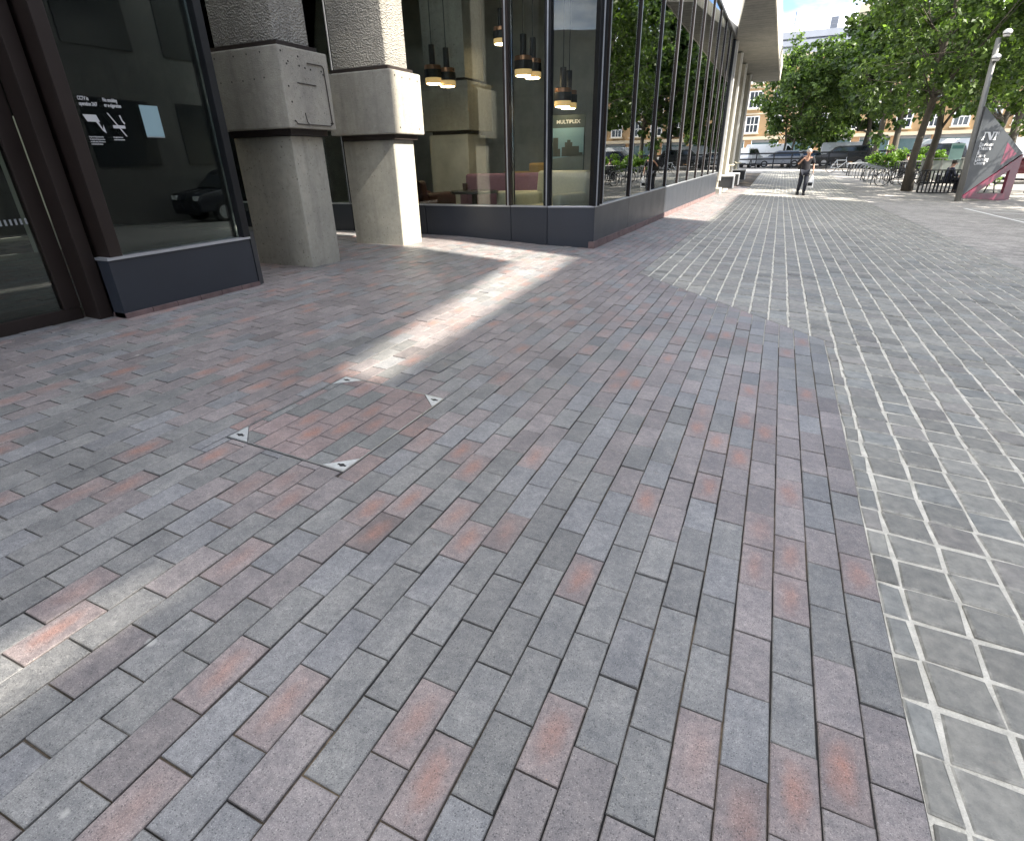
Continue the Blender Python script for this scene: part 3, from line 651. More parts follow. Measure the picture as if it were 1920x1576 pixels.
# lounge interior
part('lounge_floor', MB().box(-11, -2.22, 7.35, 23.3, -.3, .12), M['floor_in'])
part('lounge_ceiling', MB().box(-11, -2.25, 7.46, 23.3, 4.72, 4.9), plain('lounge_ceiling', (.6, .59, .54), .8))
part('lounge_wall', MB().box(-11, -2.3, 13.5, 13.7, .12, 4.72).box(-11.2, -11, 7.4, 23.3, .12, 4.72), M['wall_in'])
part('ceiling_beam', MB().box(-11, -2.3, 9.9, 10.25, 4.2, 4.72), M['wall_in'])
ic = part('inner_column', MB().box(-5.95, -5.15, 9.6, 10.3, .12, 1.6), M['wall_in'], bevel=.01)
for nm_, mb in (('collar', MB().box(-6.05, -5.05, 9.48, 10.4, 1.66, 2.4)), ('upper_shaft', MB().box(-5.95, -5.15, 9.6, 10.3, 2.46, 4.7)), ('band', MB().box(-5.9, -5.2, 9.65, 10.25, 1.6, 1.66)), ('band', MB().box(-5.9, -5.2, 9.65, 10.25, 2.4, 2.46))):
    mb.xf(lambda q: q-OB).build(nm_, M['conc'] if nm_ != 'band' else M['iron'], ic)

# ------------------------------------------------------------------ writing on the lobby glass, notice sheet
def text_mesh(body, size, mat, name, parent=None, shear=0, bold=0, depth=.0008, align='LEFT', space=1.0):
    cu = bpy.data.curves.new('txt', 'FONT'); cu.body = body; cu.size = size; cu.shear = shear; cu.offset = bold; cu.extrude = depth; cu.align_x = align; cu.space_character = space; cu.resolution_u = 3
    tmp = bpy.data.objects.new('txt', cu); COL.objects.link(tmp); bpy.context.view_layer.update()
    me = bpy.data.meshes.new_from_object(tmp.evaluated_get(bpy.context.evaluated_depsgraph_get())); bpy.data.objects.remove(tmp); bpy.data.curves.remove(cu)
    me.name = name; me.materials.clear(); me.materials.append(mat); return link(name, me, parent)
vin = plain('white_vinyl', (.55, .55, .55), .6, 0, .02)
FX = Matrix(((0,0,1,0),(1,0,0,0),(0,1,0,0),(0,0,0,1)))      # text x -> +Y, y -> +Z, faces +X
def on_glass(o, y, z): o.matrix_local = Matrix.Translation((.0015, y, z)) @ FX
for nm_, y0, lines, icon in (('cctv_notice', 2.485, ('CCTV in', 'operation 24/7'), 'cam'), ('smoking_notice', 2.64, ('No smoking', 'or e-cigarettes'), 'smoke')):
    t = thing(nm_, (XL-.036, y0, 1.40), 'white CCTV notice lettered on the dark lobby glass' if icon == 'cam' else 'white no smoking notice with struck-out cigarette on lobby glass', 'notice')
    zt = .165
    for i, ln in enumerate(lines): on_glass(text_mesh(ln, .030, vin, 'lettering', t, bold=.0008), 0, zt-i*.030)
    if icon == 'cam':
        mb = MB().prism([(0, .085), (.135, .085), (.155, .045), (.03, .045)], 0, .001).prism([(.115, .045), (.14, .045), (.165, .0), (.18, .03), (.19, -.02), (.16, -.005)], 0, .001)
    else:
        mb = MB().prism([(.03, .03), (.16, .03), (.16, .012), (.03, .012)], 0, .001).prism([(.0, .10), (.014, .10), (.155, -.035), (.14, -.035)], .0012, .002).prism([(.125, .09), (.14, .09), (.15, .06), (.17, .045), (.16, .035), (.14, .055)], 0, .001)
    t.scale = (1, .62, 1)
    o = mb.build('pictogram', vin, t); on_glass(o, 0, .0)
    for j, s_ in enumerate(('Images are being monitored for', 'the purpose of crime prevention', 'and public safety. This scheme is', 'controlled by the theatre.') if icon == 'cam' else ('It is against the law to', 'smoke in these premises')):
        on_glass(text_mesh(s_, .0115, vin, 'small_print', t, bold=.0004), .0, -.045-j*.014)
ns = thing('notice_sheet', (-4.098, 2.885, 1.37), 'plain pale blue sheet of paper fixed to the lobby glass', 'paper sheet')
MB().box(0, .002, 0, .135, 0, .192).build('sheet', plain('pale_blue_paper', (.27, .40, .43), .7, 0, .03), ns, bevel=.0008)
MB().box(.0, .0035, .002, .133, -.006, -.001).build('clip_strip', M['trim'], ns)

# ------------------------------------------------------------------ lounge furniture and lamps (seen through the glass)
warm = glow('lit_diffuser', (1.0, .66, .28), .11)
lens_m = glow('lit_lens', (1.0, .80, .50), 9.0)
cop = plain('copper_ring', (.45, .22, .12), .3, .8, .1)
def pendant(x, y, z, label, scale=1.0):
    t = thing('pendant_lamp', (x, y, z), label, 'lamp', 'pendant lamps hung in the foyers')
    MB().lathe([(.0, .02), (.118, .02), (.122, .03), (.122, .085), (.118, .09), (.0, .09)], 24).build('diffuser', warm, t)
    MB().lathe([(.0, .09), (.125, .09), (.128, .095), (.128, .19), (.125, .195), (0, .195)], 24).build('drum', M['black'], t)
    MB().lathe([(.0, .195), (.120, .195), (.122, .20), (.122, .245), (.118, .25), (0, .25)], 24).build('upper_ring', cop, t)
    MB().lathe([(0, .25), (.045, .25), (.045, .50), (.042, .505), (0, .505)], 16).build('stem', M['black'], t)
    MB().lathe([(0, .012), (.10, .012), (.10, .019), (0, .019)], 20).build('lower_lens', lens_m, t)
    MB().tube([(0, 0, .5), (0, 0, 4.7-z)], .006, 6).build('cord', M['black'], t)
    t.scale = (scale,)*3
    return t
for x, y, z, lb in ((-4.93, 8.2, 2.20, 'lit drum pendant lamp nearest the concrete columns'), (-4.78, 8.35, 2.17, 'lit drum pendant lamp hung second from the concrete columns'),
                    (-3.52, 8.3, 2.22, 'lit drum pendant lamp just right of the bronze window post'), (-3.50, 8.6, 2.22, 'lit drum pendant lamp behind the one by the bronze window post'),
                    (-4.6, 9.9, 2.9, 'small high pendant lamp far back left of the bronze post'),
                    (-3.05, 8.65, 1.84, 'lowest lit pendant lamp above the MULTIPLEX board, left one'), (-3.08, 9.0, 1.84, 'lowest lit pendant lamp above the MULTIPLEX board, right one'),
                    (-6.2, 4.02, 2.0, 'single lit pendant lamp inside the dark lobby')):
    pendant(x, y, z, lb)
cream = plain('cream_upholstery', (.62, .60, .46), .9, 0, .08, 30, bump=.2); plum = plain('plum_upholstery', (.22, .12, .18), .9, 0, .12, 30); ochre = plain('ochre_upholstery', (.42, .29, .12), .9, 0, .1, 30); leather = plain('oxblood_leather', (.065, .026, .024), .4, 0, .15, 12)
def armchair(x, y, rz, mat, label, w=.85, h=.86, piping=None):
    t = thing('armchair', (x, y, .12), label, 'armchair', None, rz)
    MB().box(-w/2+.13, w/2-.13, -.36, .30, .16, .46).build('seat', mat, t, True, .05, 3)
    MB().add([(-w/2, .26, .10), (w/2, .26, .10), (w/2, .44, .10), (-w/2, .44, .10), (-w/2+.02, .36, h), (w/2-.02, .36, h), (w/2-.02, .52, h), (-w/2+.02, .52, h)], [(0,3,2,1),(4,5,6,7),(0,1,5,4),(1,2,6,5),(2,3,7,6),(3,0,4,7)]).build('backrest', mat, t, True, .05, 3)
    for s_ in (-1, 1): MB().box(s_*w/2-(.14 if s_ > 0 else 0), s_*w/2+(.14 if s_ < 0 else 0), -.38, .36, .10, .62).build('armrest', mat, t, True, .05, 3)
    for sx in (-1, 1):
        for sy in (-.32, .36): MB().tube([(sx*(w/2-.08), sy, 0), (sx*(w/2-.08), sy, .12)], .018, 8).build('leg', M['black'], t)
    if piping:
        for s_ in (-1, 1): MB().tube([(s_*(w/2-.16), .445, .12), (s_*(w/2-.16), .53, h)], .012, 6).build('piping', M['black'], t)
    return t
armchair(-2.99, 7.92, R(-12), cream, 'cream winged armchair with dark piping behind the corner window', .88, .90, True)
armchair(-3.75, 8.75, R(-70), cream, 'low cream armchair left of the cream winged one', .8, .66)
armchair(-5.05, 7.95, R(175), leather, 'dark oxblood tub chair close behind the left window', .62, .80)
armchair(-4.25, 9.9, R(30), ochre, 'ochre chair far back beside the plum sofa', .6, .86)
armchair(-3.55, 10.0, R(150), ochre, 'tan high-backed chair behind the plum sofa', .55, 1.0)
so_ = thing('sofa', (-4.1, 9.25, .12), 'plum sofa behind the low table and cream chairs', 'sofa', None, R(200))
MB().box(-.75, .75, -.38, .3, .15, .45).build('seat', plum, so_, True, .05, 3); MB().box(-.78, .78, .22, .42, .15, .86).build('backrest', plum, so_, True, .06, 3)
for s_ in (-1, 1): MB().box(s_*.80-.09, s_*.80+.09, -.4, .4, .08, .62).build('armrest', plum, so_, True, .05, 3)
MB().box(-.2, .25, -.1, .12, .45, .72).build('cushion', plum, so_, True, .05, 3)
tt = thing('coffee_table', (-4.25, 8.05, .12), 'dark round coffee table behind the left window', 'table')
MB().lathe([(0, .60), (.36, .60), (.37, .61), (.37, .63), (.36, .64), (0, .64)], 28).build('table_top', plain('slate_top', (.05, .055, .06), .25), tt)
MB().lathe([(0, 0), (.20, 0), (.20, .02), (.05, .04), (.04, .60), (0, .60)], 20).build('pedestal', M['black'], tt)
cupo = thing('cup', (-4.38, 8.0, .762), 'small brown cup on the dark coffee table', 'cup'); MB().lathe([(0, 0), (.035, 0), (.04, .1), (.036, .1), (.032, .01)], 14).build('body', leather, cupo); MB().torus((.05, 0, .05), (0, 1, 0), .022, .005, 12, 5).build('handle', leather, cupo)
# MULTIPLEX display board
MPS = 1.11
mp_ = thing('display_board', (-3.30, 8.88, .12), 'display board headed MULTIPLEX with skyline shapes behind corner window', 'display board', None, R(7))
MB().box(0, .44, 0, .03, .62, 1.52).build('board', plain('board_green', (.030, .045, .045), .5, 0, .05), mp_)
MB().box(.012, .428, -.004, -.001, .63, 1.36).build('picture', plain('board_sky', (.16, .27, .32), .5, 0, .05), mp_)  # blue panel with skyline and bridge shapes laid over it
pr = [(.02, .09, 1.0, 1.24), (.09, .12, 1.0, 1.10), (.14, .20, 1.0, 1.12), (.18, .28, 1.0, 1.18), (.21, .255, 1.18, 1.21), (.28, .37, 1.0, 1.13), (.37, .42, 1.0, 1.05)]
mb = MB()
for a, b, c0, c1 in pr: mb.box(a, b, -.006, -.0045, c0, c1)
mb.build('skyline_shapes', plain('skyline_tone', (.055, .062, .055), .6), mp_)
MB().add([(.012, -.006, .63), (.428, -.006, .63), (.428, -.006, 1.02), (.25, -.006, 1.0), (.012, -.006, .97), (.012, -.0045, .63), (.428, -.0045, .63), (.428, -.0045, 1.02), (.25, -.0045, 1.0), (.012, -.0045, .97)], [(0,1,2,3,4), (9,8,7,6,5)]+[(i, (i+1) % 5, (i+1) % 5+5, i+5) for i in range(5)]).build('bridge_shape', plain('bridge_tone', (.12, .15, .15), .6), mp_)
o = text_mesh('MULTIPLEX', .062, vin, 'lettering', mp_, bold=.0015, align='CENTER'); mp_.scale = (1.17, 1.0, 1.085); o.matrix_local = Matrix.Translation((.22, -.0015, 1.415)) @ Matrix.Rotation(R(90), 4, 'X')

# ------------------------------------------------------------------ steps, bench blocks and handrails at the far entrance
st = thing('entrance_steps', (-2.4, 30, gzf(-2.4, 30)), 'pale stone entrance steps beyond the glazed facade', 'steps')
for i in range(3):
    MB().box(-.9-.0*i, .42-.3*i, -6.3, 6.5, -.3+.0, .17*(i+1)).build('tread', M['conc_pale'], st, bevel=.012)
blk = plain('charcoal_block', (.030, .032, .036), .6)
for i, y in enumerate((24.6, 27.6, 32.5)):
    b = thing('bench_block', (-1.95, y, gzf(-1.95, y)+.17), ('nearest', 'middle', 'farthest')[i]+' dark bench block on the pale entrance steps', 'bench', 'bench blocks on the entrance steps')
    MB().box(-.35, .33, -.02, .42, 0, .42).build('seat_block', blk, b, bevel=.01); MB().box(-.38, .36, -.04, .45, .42, .47).build('capping', M['white'], b, bevel=.008); MB().box(.335, .365, -.03, .43, 0, .418).build('side_plate', M['trim'], b)
for i, y in enumerate((25.6, 30.6)):
    h = thing('handrail', (-2.5, y, gzf(-2.5, y)), ('near', 'far')[i]+' cream handrail sloping down the entrance steps', 'handrail', 'handrails on the entrance steps')
    cr = plain('cream_rail', (.66, .60, .44), .4)
    MB().tube([(-.5, -.3, 1.55), (-.35, -.1, 1.55), (.35, 2.8, .92), (.55, 3.3, .92)], .032, 8).build('rail', cr, h, True)
    for q in ((-.4, -.15, 1.54), (.0, 1.35, 1.22), (.38, 2.9, .92)): MB().tube([(q[0], q[1], 0), q], .022, 8).build('post', cr, h, True)

# ------------------------------------------------------------------ office building across the plaza (out of frame to the right; added, roofline invented to shade the foreground and leave sun strips)
ob = thing('unseen_office_block', (18, 0, gzf(13, 0)), 'unseen concrete block across the plaza, added to shade the foreground', 'building')
obz = ob.location.z
def opart(name, mb, mat, par=None, **k): return mb.xf(lambda p: p-Vector((18, 0, obz))).build(name, mat, par or ob, **k)
oc = mat_concrete('office_concrete', (.15, .148, .142), .2)
XO = 12.0
opart('wall', MB().box(XO, 26, -26, 22.9, -1.5, 11.5), oc)
def para(y0, y1, za, zb, zlow=11.5):      # parapet / screen pieces, edges sloped to shape the sun strips on the bricks, 0.2 thick
    return MB().add([(XO, y0, zlow), (XO+.2, y0, zlow), (XO+.2, y1, zlow), (XO, y1, zlow), (XO, y0, za), (XO+.2, y0, za), (XO+.2, y1, zb), (XO, y1, zb)], [(0,3,2,1),(4,5,6,7),(0,1,5,4),(1,2,6,5),(2,3,7,6),(3,0,4,7)])
opart('added_parapet', para(-26, -2.2, 11.93, 11.93), oc); opart('added_parapet', para(-2.2, -.75, 12.12, 12.03), oc); opart('added_parapet', para(-.75, .55, 12.3, 12.5), oc)
opart('added_parapet', para(.55, 4.8, 12.39, 12.66), oc); opart('added_parapet', para(10.2, 22.9, 11.68, 11.64), oc)
opart('shadow_tower', MB().box(XO, XO+5, 4.8, 10.2, 11.5, 18), oc)  # invented roof block, keeps the paving beyond the sun strip in shadow
scr = plain('shadow_screen', (.20, .21, .22), .6)
def slot_screen(y0, y1, z0a, z0b, z1):
    return MB().add([(XO, y0, z0a), (XO+.12, y0, z0a), (XO+.12, y1, z0b), (XO, y1, z0b), (XO, y0, z1), (XO+.12, y0, z1), (XO+.12, y1, z1), (XO, y1, z1)], [(0,3,2,1),(4,5,6,7),(0,1,5,4),(1,2,6,5),(2,3,7,6),(3,0,4,7)])
opart('shadow_screen', slot_screen(.55, 4.02, 12.74, 13.20, 18), scr); opart('shadow_screen', slot_screen(-.75, .55, 12.29, 12.49, 18), scr); opart('shadow_screen', slot_screen(-2.2, -.75, 12.46, 12.13, 18), scr); opart('shadow_screen', slot_screen(-26, -2.2, 11.92, 11.92, 18), scr)  # added screens; the gaps beneath let sun strips reach the bricks
wg = plain('office_window', (.03, .035, .04), .15, 0, .05, 2)
for fl in range(3):
    for k in range(14):
        y = -24+k*3.3; w = opart('window', MB().box(XO-.05, XO+.02, y, y+2.2, 1.2+fl*3.4, 3.2+fl*3.4), wg); opart('sill', MB().box(XO-.12, XO-.005, y-.05, y+2.25, 1.12+fl*3.4, 1.195+fl*3.4), oc, w) if False else None

rw = thing('unseen_rear_wing', (-2, -45, 0), 'unseen dark wing added behind the viewpoint to darken the glass', 'building')  # added block, keeps open sky out of the corner window reflections
MB().box(-22, 14, -6, 0, -1, 11).build('wall', oc, rw); MB().box(-22.2, 14.2, -6, .25, 11.002, 11.6).build('added_parapet', oc, rw)
for fl in range(3):
    for k in range(10): MB().box(-20+k*3.4, -17.6+k*3.4, -.02, .05, 1.3+fl*3.3, 3.2+fl*3.3).build('window', wg, rw)

# ------------------------------------------------------------------ sign board with mast
ZG = lambda x, y: gzf(x, y)+(GD if x > XR else 0)
sg = thing('theatre_sign', (6.5, 27.6, ZG(6.5, 27.6)), 'dark triangular sign with crimson frame reading Dorfman Theatre & Clore Learning Centre', 'sign', None, R(45))
z0 = sg.location.z
sdark = plain('sign_slate', (.020, .024, .028), .5, 0, .05); crim = plain('crimson_paint', (.115, .008, .030), .45, 0, .06)
def splate(name, pts, y0, y1, mat, parent=sg):        # pts in (s, world z)
    n = len(pts); mb = MB(); vs = [(p[0], y0, p[1]-z0) for p in pts]+[(p[0], y1, p[1]-z0) for p in pts]
    return mb.add(vs, [tuple(range(n)), tuple(range(n, 2*n))]+[(i, (i+1) % n, (i+1) % n+n, i+n) for i in range(n)]).build(name, mat, parent)
bd = splate('board', [(-.28, 2.58), (2.72, 1.04), (-.16, -.42)], -.06, .06, sdark)
# crimson triangular frame with an open middle
A_, B_, C_ = (-.13, -.46), (2.80, 1.00), (2.84, -.68); a_, b_, c_ = (.70, -.33), (2.31, .47), (2.355, -.385)
fm = MB(); o_ = [A_, B_, C_, a_, b_, c_]
vs = [(p[0], -.05, p[1]-z0) for p in o_]+[(p[0], .05, p[1]-z0) for p in o_]
fm.add(vs, [(0,1,4,3),(1,2,5,4),(2,0,3,5),(6,9,10,7),(7,10,11,8),(8,11,9,6),(0,6,7,1),(1,7,8,2),(2,8,6,0),(3,4,10,9),(4,5,11,10),(5,3,9,11)]).build('lower_frame', crim, sg)
splate('crimson_triangle', [(1.58, 1.42), (2.35, 1.02), (1.59, .65)], -.064, -.0605, crim, bd)
sw = plain('sign_white', (.75, .75, .75), .5, 0, .02)
def logo(pts): return splate('logo', [(.02+p[0], 1.505+p[1]) for p in pts], -.066, -.0605, sw, bd)
logo([(.0, 0), (.14, 0), (.13, .022), (.10, .03), (.16, .24), (.24, .245), (.46, .0), (.56, 0), (.62, .22), (.60, .245), (.72, .245), (.73, .268), (.54, .268), (.55, .245), (.57, .235), (.53, .10), (.37, .268), (.07, .268), (.08, .245), (.10, .23), (.05, .03), (0, .022)])
logo([(.60, 0), (.80, 0), (.795, .022), (.765, .03), (.82, .268), (.70, .268), (.74, .26), (.675, .03), (.61, .022)])
logo([(.85, .268), (.90, .268), (.885, .17), (.865, .17)])
for i, s_ in enumerate(('Dorfman', 'Theatre', '&', 'Clore', 'Learning', 'Centre')):
    o = text_mesh(s_, .205, sw, 'lettering', bd, bold=.003, space=1.08); o.matrix_local = Matrix.Translation((.02, -.062, 1.305-i*.1235-z0)) @ Matrix.Rotation(R(90), 4, 'X') @ Matrix.Scale(.82, 4, (0, 1, 0))
mz = ZG(6.4, 27.49); ms = thing('light_mast', (6.40, 27.49, mz), 'grey steel mast with two white floodlights beside the triangular sign', 'lamp post')
mt = plain('grey_mast', (.20, .20, .19), .55, .3, .1, 8)
MB().tube([(0, 0, 0), (-.13, 0, 2.7), (-.26, 0, 5.25)], [.105, .095, .08], 16).build('mast', mt, ms, True)
MB().lathe([(0, 0), (.17, 0), (.17, .02), (.11, .03)], 16).build('base_plate', mt, ms)
for z, dx in ((4.55, .05), (5.25, .15)):
    hd = MB().lathe([(0, 0), (.09, 0), (.13, .10), (.13, .16), (.06, .22), (0, .23)], 16).xf(lambda p: Vector((p.x+dx-.24, p.y-.12, p.z+z))).build('floodlight', M['white'], ms, True)
    MB().lathe([(0, -.005), (.085, -.005), (.085, .0), (0, .002)], 16).xf(lambda p: Vector((p.x+dx-.24, p.y-.12, p.z+z))).build('lens', M['black'], hd)
    MB().torus((dx-.24, -.12, z+.08), (0, 0, 1), .125, .015, 16, 6).build('hood_ring', M['black'], hd)

# ------------------------------------------------------------------ trees and shrubs
bark = mat_concrete('bark', (.085, .075, .06), .4, agg=.6, pitscale=8)
leafA = mat_leaf('plane_leaves', (.034, .062, .017), (.120, .178, .052)); leafB = mat_leaf('dark_leaves', (.026, .050, .016), (.100, .155, .045)); leafC = mat_leaf('lime_leaves', (.06, .12, .02), (.15, .235, .045))
def leaves(centers, rad, per, size, mat, name, parent, droop=.25, seed=1):
    g = np.random.default_rng(seed); C_ = np.repeat(np.array(centers), per, 0); N = len(C_)
    d = g.normal(size=(N, 3)); d /= np.linalg.norm(d, axis=1, keepdims=True); rr = np.repeat(np.array(rad), per)*g.random(N)**.5
    P = C_+d*rr[:, None]*np.array([1, 1, .7])
    nrm = d*.5+g.normal(size=(N, 3))*.6+np.array([0, 0, .55]); nrm /= np.linalg.norm(nrm, axis=1, keepdims=True)
    t = np.cross(nrm, g.normal(size=(N, 3))); t /= np.linalg.norm(t, axis=1, keepdims=True)+1e-9; b = np.cross(nrm, t)
    s_ = size*g.uniform(.6, 1.35, N)[:, None]
    V = np.stack([P-t*s_*.55, P+b*s_*.42+nrm*s_*.08, P+t*s_*.55, P-b*s_*.42+nrm*s_*.08], 1).reshape(-1, 3)
    me = bpy.data.meshes.new(name); me.from_pydata(V.tolist(), [], (np.arange(N)[:, None]*4+np.array([0, 1, 2, 3])).tolist()); me.materials.append(mat)
    return link(name, me, parent)
def tree(x, y, h, zb, rx, label, trunk_r=.22, n=150, per=70, size=.2, mat=leafA, seed=1, lean=(0, 0), off=(0, 0), stems=1, cr=.9, zlow=None):
    g = random.Random(seed); z = ZG(x, y); t = thing('plane_tree', (x, y, z), label, 'tree', 'trees around the plaza')
    rz = (h-zb)/2; cz = zb+rz; cc = Vector((off[0], off[1], cz)); cl = []; rad = []
    while len(cl) < n:
        v = Vector((g.uniform(-1, 1), g.uniform(-1, 1), g.uniform(-1, 1)))
        if v.length > 1 or v.length < .28 + .3*g.random(): continue
        k = 1+.38*noise.noise(Vector(v)*1.9+Vector((seed*3.1, 0, 0)))
        if v.z < -.2 and g.random() < .35: continue
        cl.append((cc.x+v.x*rx*k, cc.y+v.y*rx*k, cc.z+v.z*rz*k)); rad.append(g.uniform(.45, 1.0)*cr)
    mb = MB()
    for s_ in range(stems):
        a = Vector(((s_-(stems-1)/2)*.5, 0, 0)); top = Vector((lean[0]+(s_-(stems-1)/2)*1.6, lean[1], h*.86)); pts = []; rr = []
        for i in range(9):
            f = i/8; p_ = a.lerp(top, f)+Vector((g.uniform(-.09, .09), g.uniform(-.09, .09), 0))*(1 if 0 < i else 0)*(h/9); pts.append(p_); rr.append(trunk_r*(1.45 if i == 0 else 1)*(1-.88*f)/(1 if stems == 1 else 1.4))
        mb.tube(pts, rr, 10)
        for j in range(int(16/stems)+4):
            f = g.uniform(.24, .9); i = int(f*8); b0 = pts[i].lerp(pts[min(i+1, 8)], f*8-i); tgt = Vector(min(g.sample(cl, 6), key=lambda q: (Vector(q)-b0-Vector((0, 0, 1.0))).length))
            mid = b0.lerp(tgt, .5)+Vector((g.uniform(-.2, .2), g.uniform(-.2, .2), -.25)); r0 = trunk_r*(1-.88*f)*.5
            mb.tube([b0, b0.lerp(mid, .5)+Vector((0, 0, .12)), mid, tgt], [r0, r0*.75, r0*.5, .012], 6)
            for _ in range(2):
                t2 = Vector(min(g.sample(cl, 8), key=lambda q: (Vector(q)-mid).length)); mb.tube([mid, mid.lerp(t2, .5)+Vector((0, 0, .1)), t2], [r0*.45, r0*.3, .008], 5)
    mb.build('trunk', bark, t, True)
    leaves(cl, rad, per, size, mat, 'crown', t, seed=seed)
    return t
tree(5.43, 32.0, 11.8, 2.7, 4.4, 'nearest plane tree, standing between the bicycles and slatted bench', .175, 270, 62, .19, leafA, 3, off=(.7, 0), cr=.72)
tree(7.0, 37.5, 11, 3.0, 4.0, 'plane tree behind the slatted bench with seated person', .2, 190, 55, .20, leafA, 5, off=(.6, .5), cr=.75)
tree(11.0, 34.0, 11.5, 2.6, 4.3, 'leafy plane tree behind the triangular sign', .22, 220, 58, .20, leafA, 8, cr=.72)
tree(12.5, 46, 13, 2.4, 5.0, 'broad plane tree at the right edge behind the sign', .25, 150, 70, .30, leafB, 9)
tree(6.85, 57.6, 14, 3.0, 3.6, 'tall dark tree, middle of the three trunks by the shrub', .26, 120, 65, .36, leafB, 12)
tree(8.1, 58.0, 14.5, 3.2, 4.0, 'tall dark tree, right of the three trunks by the shrub', .26, 120, 65, .36, leafB, 14)
tree(6.9, 66, 14, 3.0, 4.0, 'tall dark tree, left of the three trunks by the shrub', .26, 120, 65, .38, leafB, 16)
tree(.35, 63, 10.1, 1.8, 4.6, 'twin-stemmed tree by the railings at the end of the plaza', .17, 330, 58, .27, leafA, 21, off=(1.2, 0), stems=2, cr=.95)
tree(3.9, 71.5, 9.5, 1.6, 3.6, 'round tree behind the parked cars right of the twin-stemmed tree', .2, 150, 55, .34, leafB, 41)
tree(17, 66, 15, 2.5, 6, 'large tree far right behind the parked vans', .3, 110, 60, .45, leafB, 25)
tree(13.4, 26.6, 11, 2.6, 3.9, 'unseen plane tree added out of frame to shade the triangular sign', .22, 110, 60, .26, leafA, 31)  # added out-of-frame tree whose crown shadow falls on the sign
def shrub(x, y, rx, h, label, seed, mat=leafC, n=60):
    g = random.Random(seed); t = thing('shrub', (x, y, ZG(x, y)), label, 'shrub', 'shrubs behind the cycle stands'); cl = []
    for _ in range(n): a = g.uniform(0, 6.283); r_ = g.random()**.5; cl.append((rx*r_*math.cos(a), .8*r_*math.sin(a), .25+(h-.3)*g.random()*(1-.5*r_*r_)))
    mb = MB()
    for q in cl[:12]: mb.tube([(q[0]*.2, q[1]*.2, 0), (q[0]*.6, q[1]*.6, q[2]*.6), q], [.03, .02, .006], 5)
    mb.build('stems', bark, t); leaves(cl, [.35]*n, 45, .16, mat, 'foliage', t, seed=seed)
shrub(7.6, 54, 1.4, 1.75, 'bright lime green shrub between the dark tree trunks', 2); shrub(9.6, 52, 1.1, 1.6, 'bright lime green shrub right of the dark tree trunks', 4); shrub(9.6, 37.5, .6, .8, 'small green shrub seen through the crimson frame', 6, n=25)

# ------------------------------------------------------------------ far street: road, railings, parked vehicles, tan building
road = struct(MB().add([(-60, 61.2, gzf(0, 61.2)-.30), (70, 61.2, gzf(0, 61.2)-.30), (70, 77, gzf(0, 77)-.30), (-60, 77, gzf(0, 77)-.30)], [(0, 1, 2, 3)]).build('road', plain('asphalt', (.055, .055, .056), .85, 0, .2, 5)))
road.location.z = .31
fe = thing('railing_fence', (-3.6, 59.2, gzf(0, 59.2)), 'long black post and rail barrier at the end of the plaza', 'fence')
for i in range(10): MB().box(i*1.45-.05, i*1.45+.05, -.05, .05, 0, 1.26).build('post', M['black'], fe)
for z in (1.17, .72, .30): MB().box(-.3, 13.4, -.03, .03, z, z+.12).build('rail', M['black'], fe)
tyre = plain('tyre_rubber', (.014, .014, .015), .85); rimm = plain('alloy_rim', (.45, .46, .48), .35, .8); cglass = plain('car_glass', (.012, .015, .018), .06, 0, .05, 1, spec=.8)
